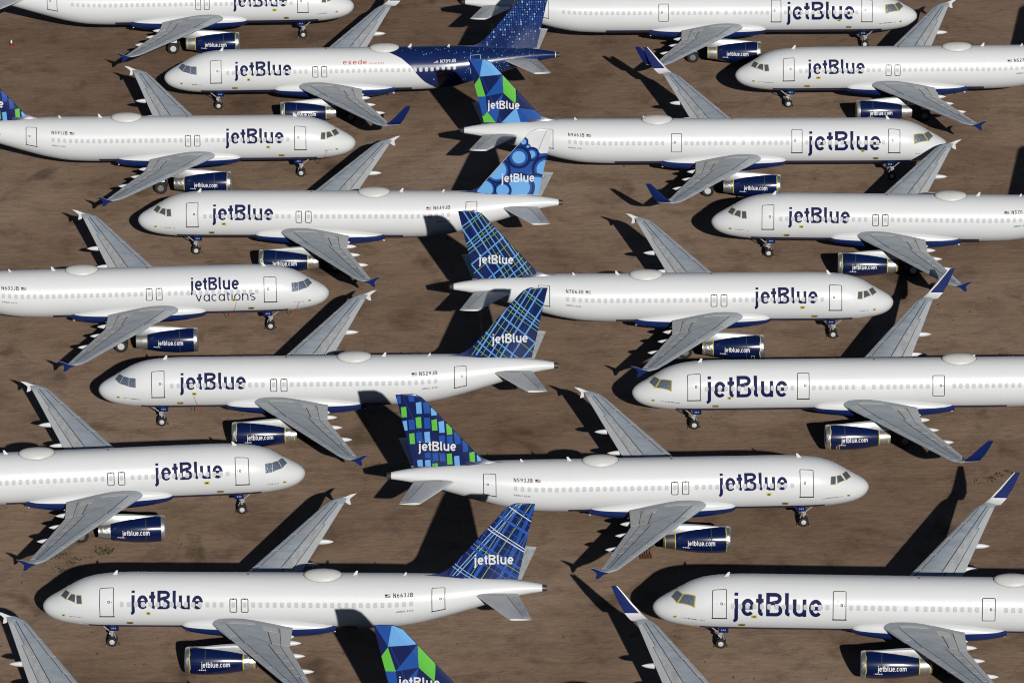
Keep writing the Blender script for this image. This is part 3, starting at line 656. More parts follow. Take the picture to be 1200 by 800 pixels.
# engines
EY, EZ = 5.75, 1.62
def engine_parts(ty, sd, style):
    d = WSH[ty]; o = (d, sd * EY, EZ); N = 36; out = {}
    mb = MB(); mb.lathe(o, [(11.46, 1.02), (11.8, 1.045), (12.4, 1.06), (13.0, 1.05), (13.7, 1.01), (14.4, .93), (15.0, .83), (15.38, .755), (15.38, .70)], N, COWL)
    # cowl latches and seam bands, a hair proud
    mb.lathe(o, [(12.62, 1.062), (12.64, 1.064), (12.68, 1.063)], N, SEAL)
    out['cowl'] = mb.mesh('engine', smooth=True, merge=True, auto=40)
    mb = MB(); mb.lathe(o, [(11.55, .80), (11.3, .83), (11.17, .88), (11.12, .93), (11.15, .97), (11.25, 1.0), (11.46, 1.025)], N, FOIL if style['lip'] == 'foil' else METAL)
    out['inlet_lip'] = mb.mesh('inlet_lip', smooth=True, merge=True)
    mb = MB(); mb.lathe(o, [(11.34, .84), (11.30, .5), (11.28, .01)], N, FOIL if style['lip'] == 'foil' else DARKMETAL)
    out['inlet_cover'] = mb.mesh('inlet_cover', smooth=True, merge=True)
    nm = {'foil': FOIL, 'metal': METAL, 'dark': DARKMETAL}[style['noz']]
    mb = MB(); mb.lathe(o, [(15.36, .72), (15.7, .685), (16.05, .64), (16.34, .59), (16.35, .54), (16.2, .50), (16.15, .01)], N, [nm, nm, nm, nm, DARKMETAL, nm])
    out['exhaust_nozzle'] = mb.mesh('exhaust_nozzle', smooth=True, merge=True, auto=40)
    rnd = random.Random(style['seed']); tapes = []
    def ring(x, rr, wd, wob, m, gap=0.0):
        mb = MB(); vs = []; fs = []; n = 44; ph = [rnd.uniform(0, 6.28) for _ in range(3)]
        for i in range(n + 1):
            t = 2 * pi * i / n; x1 = x + wob * (sin(3 * t + ph[0]) * .6 + sin(7 * t + ph[1]) * .5 + sin(11 * t + ph[2]) * .3)
            for q in (-wd / 2, wd / 2):
                xx = x1 + q; r_ = rr(xx) + .012; vs.append((xx + d, sd * EY + r_ * cos(t), EZ + r_ * sin(t)))
        for i in range(n): fs.append((2 * i, 2 * i + 2, 2 * i + 3, 2 * i + 1))
        mb.add(vs, fs, m); tapes.append(mb.mesh('sealing_tape'))
    lip = lambda x: 1.0 + .06 * max(0, min(1, (x - 11.25) / .9)) if x > 11.25 else 1.0 - (11.25 - x) * .35
    noz = lambda x: .755 if x < 15.38 else .72 - (x - 15.38) * .135
    if style['tape']:
        ring(11.5, lip, .06, .04, TAPEPALE if style['seed'] % 2 else YTAPE); ring(15.42, noz, .07, .0, YTAPE)
        if style['noz'] != 'foil' or style['seed'] % 3 == 0: ring(16.2, noz, .05, .03, YTAPE)
    else: ring(15.42, noz, .035, .0, METAL)
    ring(11.47, lip, .025, .0, METAL)
    out['sealing_tape'] = tapes
    mb = MB()   # pylon: a thin wedge from the top of the cowl to the wing underside
    P = [(11.95, 2.58, 2.66), (12.6, 2.55, 2.74), (13.6, 2.4, 2.84), (14.6, 2.2, 2.92), (15.4, 2.1, 2.94), (16.6, 2.3, 2.9), (18.0, 2.6, 2.82)]
    vs = []
    for i, (x, z0, z1) in enumerate(P):
        hw = [.04, .14, .2, .22, .22, .16, .02][i]
        zm = z1 - .10 - .03 * i / 6
        vs += [(x + d, sd * EY - hw * 1.5, z0), (x + d, sd * EY - hw, zm), (x + d, sd * EY - hw * .7, z1), (x + d, sd * EY + hw * .7, z1), (x + d, sd * EY + hw, zm), (x + d, sd * EY + hw * 1.5, z0)]
    for i in range(len(P) - 1):
        for j in range(6): mb.add([vs[q] for q in (6 * i + j, 6 * i + 6 + j, 6 * i + 6 + (j + 1) % 6, 6 * i + (j + 1) % 6)], [(0, 1, 2, 3)], PLAINW if j in (1, 2, 3) else PYLON)
    mb.add(vs[:6], [tuple(range(6))], PLAINW); mb.add(vs[-6:], [tuple(range(6))], PLAINW)
    # grey cowl-top apron beside the pylon
    out['pylon'] = mb.mesh('pylon', smooth=True, merge=True, auto=30)
    return out
def cowl_r(x): 
    T = [(11.46, 1.02), (11.8, 1.045), (12.4, 1.06), (13.0, 1.05), (13.7, 1.01), (14.4, .93), (15.0, .83), (15.38, .755)]
    for (a, b), (c, e) in zip(T, T[1:]):
        if x <= c: return b + (e - b) * (x - a) / (c - a)
    return .755
def engine_text(ty, sd):
    d = WSH[ty]; mb = MB()
    def mp0(X0, X1, t0, cap, L):
        s = (X1 - X0) / L; x0 = X0 if sd < 0 else X1
        def mp(u, v, l):
            X = x0 + (u * s if sd < 0 else -u * s); rr = cowl_r(X) + .008 + l * .001; t = t0 + v * cap / 1.05
            return (X + d, sd * (EY + rr * cos(t)), EZ + rr * sin(t))
        return mp
    tmp = MB(); L = write(tmp, 'jetblue.com', .15, .1, lambda u, v, l: (u, v, 0), TITLE)
    write(mb, 'jetblue.com', .16, .1, mp0(12.35, 14.5, -.06, .43, L), TITLE, step=.2)
    # maker's mark: too small to read, a row of small pale dashes
    x = 12.05 if sd < 0 else 14.2
    for k in range(5):
        xx = x + k * .14
        vs = [(xx + q + d, sd * (EY + (cowl_r(xx) + .012) * cos(t)), EZ + (cowl_r(xx) + .012) * sin(t)) for q in (0, .1) for t in (-.31, -.22)]
        mb.add(vs, [(0, 1, 3, 2)], RED if k == 0 else TITLE)
    return mb.mesh('lettering')
def hatch_mesh(ty, sd):
    d = WSH[ty]; mb = MB(); x0 = 12.0 if sd < 0 else 14.0; x0 = 11.9
    def at(x, t): rr = cowl_r(x) + .014; return (x + d, sd * (EY + rr * cos(t)), EZ + rr * sin(t))
    for a, b, t0, t1, m in ((11.95, 12.25, -.75, -.70, YTAPE), (11.95, 12.25, -.42, -.37, YTAPE), (11.95, 12.0, -.70, -.42, YTAPE), (12.2, 12.25, -.70, -.42, YTAPE)):
        mb.add([at(a, t0), at(b, t0), at(b, t1), at(a, t1)], [(0, 1, 2, 3)], m)
    return mb.mesh('taped_hatch')

# landing gear
def wheel_mesh(rr, wd, hubm):
    mb = MB(); n = 26
    P = [(-.5, .0), (-.5, .45), (-.42, .52), (-.5, .58), (-.5, .8), (-.42, .93), (-.22, 1.0), (.22, 1.0), (.42, .93), (.5, .8), (.5, .58), (.42, .52), (.5, .45), (.5, 0)]
    for k in range(len(P) - 1):
        (a, r0), (b, r1) = P[k], P[k + 1]
        vs = []
        for i in range(n):
            t = 2 * pi * i / n
            vs += [(rr * r0 * cos(t), a * wd, rr * r0 * sin(t)), (rr * r1 * cos(t), b * wd, rr * r1 * sin(t))]
        mb.add(vs, [(2 * i, 2 * ((i + 1) % n), 2 * ((i + 1) % n) + 1, 2 * i + 1) for i in range(n)], hubm if k in (0, 1, len(P) - 2, len(P) - 3) else TYRE)
    return mb.mesh('wheel', smooth=True, merge=True, auto=35)
def nose_gear_mesh():
    mb = MB(); x = 5.07
    mb.tube((x, 0, 2.1), (x, 0, .75), .10, .10, STRUT); mb.tube((x, 0, .8), (x, 0, .36), .065, .065, METAL)
    mb.tube((x, -.26, .38), (x, .26, .38), .05, .05, STRUT); mb.tube((x - .1, 0, 1.1), (x - 1.1, 0, 1.95), .045, .045, STRUT)
    mb.tube((x - .08, -.16, .95), (x - .08, .16, .95), .045, .045, HUB); mb.tube((x + .12, 0, .95), (x + .26, 0, .65), .03, .03, STRUT); mb.tube((x + .26, 0, .65), (x + .08, 0, .42), .03, .03, STRUT)
    mb.box((x - .14, .14, 1.02), (.12, .1, .1), HUB); mb.box((x - .14, -.14, 1.02), (.12, .1, .1), HUB); mb.box((x + .02, 0, 1.2), (.3, .34, .12), STRUT)
    return mb.mesh('nose_gear')
def nose_door_mesh(sd):
    mb = MB(); mb.box((5.28, sd * .40, 1.56), (.72, .03, .42), DBLUE, rx=-sd * .12)
    # fleet number: pale digits on the dark door
    for k in range(3): mb.box((5.13 + k * .13, sd * .424, 1.58), (.07, .010, .12), PALEB, rx=-sd * .12)
    return mb.mesh('gear_door')
def main_gear_mesh(ty, sd):
    d = WSH[ty]; mb = MB(); x, y = 17.71 + d, sd * 3.795
    mb.tube((x, y - sd * .1, 2.6), (x, y, 1.0), .15, .14, STRUT); mb.tube((x, y, 1.05), (x, y, .5), .09, .09, METAL)
    mb.tube((x, y - .55, .57), (x, y + .55, .57), .075, .075, STRUT); mb.tube((x, y, 1.4), (x - .1, y - sd * 1.5, 2.2), .07, .07, STRUT)
    mb.tube((x + .15, y, 1.1), (x + .4, y, .8), .04, .04, STRUT); mb.tube((x + .4, y, .8), (x + .1, y, .52), .04, .04, STRUT)
    mb.box((x + .05, y + sd * .42, 1.75), (.85, .04, 1.25), PLAINW, rx=sd * .05)
    return mb.mesh('main_gear')

# hull furniture
def door_meshes(ty, sd, X0, X1, t0, t1, sill=True, pm=None, fm=None):
    pm = pm or WHITE; fm = fm or DOORLINE
    q = [(X0, t0), (X1, t0), (X1, t1), (X0, t1)]
    panel = patch(ty, sd, q, .010, pm, n=8).mesh('door', smooth=True, auto=40)
    mb = MB(); mp = lambda u, v, l: surf(u, v / R0, sd, ty, .014 + l * .001)
    y0, y1 = radians(t0) * R0, radians(t1) * R0
    ribbon(mb, rrect(X0, X1, y0, y1, .09), .056, mp, fm, 0, .15)
    if sill: ribbon(mb, [(X0 - .06, y0 - .02), (X1 + .06, y0 - .02)], .11, mp, SEAL, 1, .15)
    frame = mb.mesh('door_frame')
    mb = MB(); xc = (X0 + X1) / 2; yc = y0 + (y1 - y0) * .52
    c = (xc + .16, yc)
    ribbon(mb, rrect(c[0] - .06, c[0] + .06, yc - .08, yc + .08, .04), .05, mp, DOORLINE, 2, .2)
    ribbon(mb, [(xc - .14, yc + .3), (xc - .05, yc + .3)], .04, mp, WINEDGE, 2, .2); ribbon(mb, [(xc - .25, yc - .02), (xc - .12, yc - .02)], .10, mp, WINFRAME, 3, .2)
    ribbon(mb, [(xc + .36, yc - .03), (xc + .40, yc - .03)], .08, mp, DOORLINE, 3, .2)
    return panel, frame, mb.mesh('door_window')
def exit_meshes(ty, sd, X0, X1, t0, t1):
    q = [(X0, t0), (X1, t0), (X1, t1), (X0, t1)]
    panel = patch(ty, sd, q, .008, WHITE, n=5).mesh('overwing_exit', smooth=True, auto=40)
    mb = MB(); mp = lambda u, v, l: surf(u, v / R0, sd, ty, .0115 + l * .001)
    y0, y1 = radians(t0) * R0, radians(t1) * R0
    ribbon(mb, rrect(X0, X1, y0, y1, .1), .062, mp, DOORLINE, 0, .15); ribbon(mb, [((X0 + X1) / 2 - .07, y1 - .03), ((X0 + X1) / 2 + .07, y1 - .03)], .07, mp, DOORLINE, 1, .2)
    return panel, mb.mesh('exit_frame')
WT = radians(13.8)
def window_mesh(ty, sd, X):
    """one cabin window about station X: pale surround, darker rim and a drawn shade; X is subtracted so the mesh can be reused along the parallel hull"""
    mb = MB(); yc = WT * R0
    def mp(u, v, of): p = surf(X + u, (yc + v) / R0, sd, ty, of); return (p.x - X, p.y, p.z)
    def disc(hw, hh, rr, of, m, wall=True):
        P = rrect(-hw, hw, -hh, hh, rr)[:-1]; n = len(P)
        vs = [mp(0, 0, of)] + [mp(x, y, of) for x, y in P]
        mb.add(vs, [(0, 1 + i, 1 + (i + 1) % n) for i in range(n)], m)
    disc(.15, .20, .1, .0115, WINFRAME); disc(.125, .18, .09, .0135, WINEDGE)
    P = rrect(-.10, .105, -.145, .165, .07)[:-1]; n = len(P)
    mb.add([mp(0, 0, .0155)] + [mp(x, y, .0155) for x, y in P], [(0, 1 + i, 1 + (i + 1) % n) for i in range(n)], WINPANE)
    return mb.mesh('window')
COCK3 = [[(1.47, 63), (1.79, 80), (2.14, 59), (1.86, 43)], [(2.0, 40.5), (2.29, 52), (2.59, 46), (2.57, 25.5)], [(2.70, 43), (3.06, 39.5), (3.12, 19.5), (2.73, 21.5)]]
COCK2 = [[(1.42, 66), (1.79, 82), (2.22, 57), (1.83, 37.5)], [(1.95, 35), (2.33, 54), (3.15, 41), (3.10, 16.5)]]
SHLD = [[(1.42, 66), (1.77, 82), (2.12, 61), (1.80, 40)], [(1.84, 38.5), (2.16, 59), (2.60, 46.5), (2.58, 21)], [(2.64, 45.5), (3.16, 39.5), (3.16, 14.5), (2.62, 20)]]
def cockpit_meshes(style, sd):
    out = []
    for q in {'panes': COCK3, 'pairs': COCK2, 'cover': SHLD}[style]:
        cx = sum(p[0] for p in q) / 4; ct = sum(p[1] for p in q) / 4
        pane = patch('A320', sd, q, .016 if style != 'cover' else .022, GLASS if style == 'panes' else SHIELD, n=6).mesh('cockpit_window', smooth=True, auto=50)
        tape = None
        if style != 'cover':
            mb = MB(); k = 1.16
            tape = patch('A320', sd, [(cx + (x - cx) * k, ct + (t - ct) * (k + .05)) for x, t in q], .008, YTAPE if style == 'pairs' else TAPEPALE, n=6).mesh('tape_frame', smooth=True, auto=50)
        out.append((pane, tape))
    return out
def tag_mesh(ty, sd, X, th, wd, h, m, hole):
    mb = MB(); t = math.degrees(h / R0) / 2; dx = wd / 2
    patch(ty, sd, [(X - dx, th - t), (X + dx * .9, th - t * 1.1), (X + dx, th + t), (X - dx * 1.1, th + t * .9)], .016, m, n=3, mb=mb)
    if hole: patch(ty, sd, [(X - dx * .45, th - t * .5), (X + dx * .5, th - t * .4), (X + dx * .4, th + t * .5), (X - dx * .5, th + t * .45)], .02, TAGDARK, n=2, mb=mb)
    return mb.mesh('vent_cover')
def streamer_mesh(ty, sd, X, th0, th1, dx):
    mb = MB(); mp = lambda u, v, l: surf(u, v / R0, sd, ty, .03 + l * .001)
    ribbon(mb, [(X, radians(th0) * R0), (X + dx * .4, radians(th0 * .5 + th1 * .5) * R0), (X + dx, radians(th1) * R0)], .03, mp, RED, 0, .2)
    p = surf(X + dx, radians(th1), sd, ty, .03)
    mb.box((p.x + .08, p.y, p.z - .22), (.05, .02, .5), RED, ry=.25); mb.box((p.x - .22, p.y, p.z - .18), (.04, .02, .42), RED, ry=-.3)
    return mb.mesh('streamer')
def antenna_mesh():
    mb = MB(); vs = []
    for z, x0, x1, h in ((-.06, -.20, .20, .03), (.16, -.02, .23, .022), (.36, .14, .27, .012)):
        vs += [(x0, 0, z), ((x0 + x1) / 2, h, z), (x1, 0, z), ((x0 + x1) / 2, -h, z)]
    fs = [(4 * i + j, 4 * i + (j + 1) % 4, 4 * i + 4 + (j + 1) % 4, 4 * i + 4 + j) for i in range(2) for j in range(4)] + [(8, 9, 10, 11)]
    mb.add(vs, fs, TITLE); return mb.mesh('antenna')
def mast_mesh():
    mb = MB(); vs = []
    for z, x0, x1, h in ((.1, -.16, .16, .035), (-.12, .02, .2, .025), (-.3, .12, .24, .012)):
        vs += [(x0, 0, z), ((x0 + x1) / 2, h, z), (x1, 0, z), ((x0 + x1) / 2, -h, z)]
    fs = [(4 * i + j, 4 * i + (j + 1) % 4, 4 * i + 4 + (j + 1) % 4, 4 * i + 4 + j) for i in range(2) for j in range(4)] + [(8, 9, 10, 11)]
    mb.add(vs, fs, TITLE); return mb.mesh('drain_mast')
def beacon_mesh():
    mb = MB(); mb.lathe((0, 0, 0), [(-.09, .0), (-.06, .06), (.06, .06), (.09, .0)], 10, RED); return mb.mesh('beacon', smooth=True)
def dome_mesh():
    """low oval antenna blister on the crown with its dark base joint"""
    mb = MB(); n = 40; k = 8
    def at(i, j):
        a = 2 * pi * i / n; t = j / (k - 1) * pi / 2; rr = sin(t) ** .9
        y = .88 * rr * sin(a); base = 3.8 + sqrt(max(0, 2.07 ** 2 - (y * 2.07 / 1.975) ** 2)) - 5.87
        return (1.42 * rr * cos(a), y, base + .40 * cos(t) ** .9 + .012 if j < k - 1 else base - .02)
    mb.grid(at, n, k, RADOME, closeu=True)
    def rim(i, j):
        a = 2 * pi * i / n; s = (1.0, 1.022)[j]; y = .88 * s * sin(a)
        return (1.42 * s * cos(a), y, 3.8 + sqrt(max(0, 2.07 ** 2 - (y * 2.07 / 1.975) ** 2)) - 5.87 + .012)
    mb.grid(rim, n, 2, DOORLINE, closeu=True)
    return mb.mesh('radome', smooth=True, merge=True, auto=60)

def flag_mesh(ty, sd, X, th):
    mb = MB(); x0, x1 = X, X + .42; T = lambda k: math.degrees(math.radians(th) + k / R0)
    for i in range(5):
        patch(ty, sd, [(x0, T(.05 * i)), (x1, T(.05 * i)), (x1, T(.05 * i + .05)), (x0, T(.05 * i + .05))], .005, FLAGRED if i % 2 == 0 else WINFRAME, n=1, mb=mb, edge=False)
    a, b = (x0, x0 + .19) if sd < 0 else (x1 - .19, x1)
    patch(ty, sd, [(a, T(.11)), (b, T(.11)), (b, T(.25)), (a, T(.25))], .007, LOGO, n=1, mb=mb, edge=False)
    return mb.mesh('flag')
def name_marks(ty, sd, seed):
    """the aircraft's own small name under the cockpit, far too small to read"""
    rnd = random.Random(seed); mb = MB(); mp = lambda u, v, l: surf(u, v / R0, sd, ty, .006 + l * .001)
    for row in range(rnd.choice((1, 2))):
        x = 2.15 + row * .55; n = rnd.randint(7, 10)
        for k in range(n):
            ln = rnd.uniform(.05, .11); y = radians(-13.5 - 3.5 * row - k * .55) * R0
            if rnd.random() < .85: ribbon(mb, [(x, y), (x + ln, y)], rnd.uniform(.05, .085), mp, DOORLINE if seed % 2 else LOGO, 0, .3)
            x += ln + .045
    return mb.mesh('name_lettering')
def rear_livery_mesh(ty, sd_unused):
    """dark blue rear body with a swept front edge and scattered small pale dashes"""
    mb = MB(); N = 48; X1 = 37.15
    tab = [(-90, 26.2), (-45, 25.6), (-23, 24.76), (0, 24.06), (21, 23.51), (46, 22.54), (67, 21.27), (90, 20.6)]
    def xb(th):
        t = math.degrees(math.asin(max(-1, min(1, sin(th)))))
        for (a, b), (c, e) in zip(tab, tab[1:]):
            if t <= c: return b + (e - b) * (t - a) / (c - a)
        return 20.6
    K = 34
    mb.grid(lambda i, j: surf(xb(2 * pi * i / N) + (X1 - xb(2 * pi * i / N)) * j / (K - 1), 2 * pi * i / N, 1, ty, .005), N, K, NAVY, closeu=True)
    rnd = random.Random(3)
    for k in range(420):
        sd = -1 if k % 2 else 1; th = rnd.uniform(-.6, 1.35); X = rnd.triangular(xb(th) + .3, 36.8, 33.0); h = rnd.uniform(.05, .12); wd = h * rnd.uniform(.5, .9)
        if 25 < X < 28.4 and .15 < th < .75: continue
        vs = [surf(X + a * wd, th + b * h / 2.0, sd, ty, .008) for a, b in ((0, 0), (1, 0), (1, 1), (0, 1))]
        mb.add(vs, [(0, 1, 2, 3)], rnd.choice([MBLUE, PALEB, LBLUE, PALEB]))
    return mb.mesh('rear_livery', smooth=True)

# ------------------------------------------------------------------ ground
def ground():
    S = 3000; mb = MB()
    m = bpy.data.materials.new('desert_dirt'); m.use_nodes = True; t = m.node_tree; b = t.nodes['Principled BSDF']
    b.inputs['Roughness'].default_value = 0.95; b.inputs['Specular IOR Level'].default_value = 0.1
    tc = t.nodes.new('ShaderNodeTexCoord')
    def noise(sc, det=5, st=(1, 1, 1), rough=.6, dist=0):
        mp = t.nodes.new('ShaderNodeMapping'); mp.inputs['Scale'].default_value = st; t.links.new(tc.outputs['Object'], mp.inputs[0])
        n = t.nodes.new('ShaderNodeTexNoise'); n.inputs['Scale'].default_value = sc; n.inputs['Detail'].default_value = det; n.inputs['Roughness'].default_value = rough; n.inputs['Distortion'].default_value = dist
        t.links.new(mp.outputs[0], n.inputs[0]); return n.outputs[0]
    def ramp(src, stops):
        rp = t.nodes.new('ShaderNodeValToRGB'); e = rp.color_ramp.elements
        while len(e) < len(stops): e.new(.5)
        for q, (p, c) in zip(e, stops): q.position = p; q.color = (*c, 1) if len(c) == 3 else c
        t.links.new(src, rp.inputs[0]); return rp.outputs[0]
    def mul(a, c, f=1.0):
        mx = t.nodes.new('ShaderNodeMix'); mx.data_type = 'RGBA'; mx.blend_type = 'MULTIPLY'; mx.inputs['Factor'].default_value = f
        t.links.new(a, mx.inputs['A']); t.links.new(c, mx.inputs['B']); return mx.outputs['Result']
    G = lambda v: (v, v, v)
    base = ramp(noise(.05, 6, (.8, .7, 1), .6, .8), [(.28, (.27, .178, .118)), (.5, (.385, .262, .180)), (.72, (.475, .338, .242))])
    base = mul(base, ramp(noise(.011, 3, (.7, 1, 1), .5, .5), [(.34, (.74, .71, .68)), (.5, G(1)), (.66, (1.06, 1.07, 1.08))]), 1.0)
    c = mul(base, ramp(noise(.42, 6, (.65, .6, 1), .7, .4), [(.28, G(.58)), (.50, G(1.0)), (.75, G(1.10))]), .9)
    c = mul(c, ramp(noise(.16, 4, (.14, 1.1, 1), .55, .5), [(.34, G(.78)), (.5, G(1)), (.7, G(1.05))]), .4)      # wheel and grader streaks
    c = mul(c, ramp(noise(2.4, 5, (1, .55, 1), .75), [(.27, G(.35)), (.37, G(.92)), (.8, G(1.08))]), .85)             # clods and small debris
    c = mul(c, ramp(noise(.22, 3, (1, .6, 1), .5, .4), [(.26, G(.42)), (.38, G(1)), (.7, G(1.04))]), .8)               # damp and oily patches
    t.links.new(c, b.inputs['Base Color'])
    h = t.nodes.new('ShaderNodeMath'); h.operation = 'ADD'; t.links.new(noise(.9, 6, (.8, 1, 1), .6), h.inputs[0]); t.links.new(noise(.3, 5, (.2, 1.2, 1)), h.inputs[1])
    bp = t.nodes.new('ShaderNodeBump'); bp.inputs['Strength'].default_value = .4; bp.inputs['Distance'].default_value = .2
    t.links.new(h.outputs[0], bp.inputs['Height']); t.links.new(bp.outputs[0], b.inputs['Normal'])
    me = mkmesh('ground', [(-S, -S, 0), (S, -S, 0), (S, S, 0), (-S, S, 0)], [(0, 1, 2, 3)], m)
    o = link('ground', me); o['kind'] = 'structure'
ground()

# ------------------------------------------------------------------ the parked aircraft
# id, facing (1 = nose to the left), kind, nose x, nose y, heading, registration, cockpit, fin pattern, tips, tape, nozzle, flag first?
PLANES = [
    ('L1', -1, 'A320', -15.212, 478.276, .0110, None, 'panes', 'plaid', 'fence', 1, 'metal', 'white airliner cropped by the top left edge, nose right above the red-lettered airliner'),
    ('L2', -1, 'A320', -14.149, 440.333, -.0075, 'N591JB', 'panes', 'mosaic', 'fence', 1, 'foil', 'white airliner registered N591JB at the left edge with green mosaic tail, nose right'),
    ('L3', -1, 'A320', -15.566, 404.364, .0375, 'N603JB', 'cover', 'plaid', 'fence', 0, 'metal', 'white airliner with the word vacations on its side, foil over the cockpit'),
    ('L4', -1, 'A320', -16.382, 367.318, .0748, None, 'cover', 'plaid', 'fence', 0, 'foil', 'white airliner at the lower left edge, nose right, cockpit covered in grey foil'),
    ('L5', -1, 'A320', -15.809, 322.949, .0, None, 'panes', 'plaid', 'fence', 1, 'foil', 'airliner below the frame, only its grey wing showing in the bottom left corner'),
    ('M1', 1, 'A320', -32.755, 458.239, .0152, 'N709JB', 'cover', 'pixels', 'sharklet', 1, 'foil', 'white airliner with dark blue speckled rear body and orange-red lettering'),
    ('M2', 1, 'A320', -32.952, 421.748, -.0334, 'N649JB', 'panes', 'bubbles', 'fence', 1, 'foil', 'white airliner registered N649JB with blue bubbles on a white tail fin'),
    ('M3', 1, 'A320', -33.817, 384.176, .0007, 'N529JB', 'cover', 'plaid', 'fence', 1, 'foil', 'white airliner registered N529JB, blue and green plaid tail, nose left, foil-covered cockpit'),
    ('M4', 1, 'A320', -35.153, 343.941, -.0371, 'N663JB', 'panes', 'tartan', 'fence', 1, 'foil', 'white airliner registered N663JB with dark blue tartan tail, nearest of the nose-left ones at left'),
    ('Q1', 1, 'A320', 21.446, 457.173, -.0037, 'N527JB', 'panes', 'mosaic', 'fence', 0, 'metal', 'white airliner registered N527 cut by the right edge, topmost of the nose-left ones at right'),
    ('Q2', 1, 'A320', 17.680, 419.762, -.0573, 'N570JB', 'panes', 'plaid', 'fence', 1, 'metal', 'white airliner registered N570 cut by the right edge, second nose-left one from the top'),
    ('Q3', 1, 'A321', 9.717, 382.329, .0015, None, 'pairs', 'prism', 'sharklet', 1, 'metal', 'long white airliner at the right edge, nose left, upswept blue wing tips, in mid height'),
    ('Q4', 1, 'A321', 10.225, 342.604, -.0605, None, 'pairs', 'prism', 'sharklet', 1, 'metal', 'long white airliner with the largest lettering, nose left, in the bottom right corner'),
    ('R1', -1, 'A321', 39.949, 473.510, -.0184, None, 'pairs', 'prism', 'sharklet', 1, 'metal', 'long white airliner cropped by the top edge right of centre, nose right'),
    ('R2', -1, 'A321', 40.0, 437.797, -.0213, 'N946JB', 'pairs', 'prism', 'sharklet', 1, 'foil', 'long white airliner registered N946JB with blue and green triangles on its tail'),
    ('R3', -1, 'A320', 32.336, 400.873, -.0118, 'N706JB', 'panes', 'plaid', 'fence', 1, 'foil', 'white airliner registered N706JB, plaid tail, nose right, in the middle of the photo'),
    ('R4', -1, 'A320', 27.701, 363.548, .0176, 'N593JB', 'panes', 'mosaic', 'fence', 1, 'dark', 'white airliner registered N593JB with blue and green mosaic tail, nose right, lower centre'),
    ('R5', -1, 'A321', 33.668, 320.031, -.0606, None, 'pairs', 'prism', 'sharklet', 1, 'metal', 'airliner below the frame with its triangle-patterned tail tip and far wing in view'),
]
GEARX = 17.71
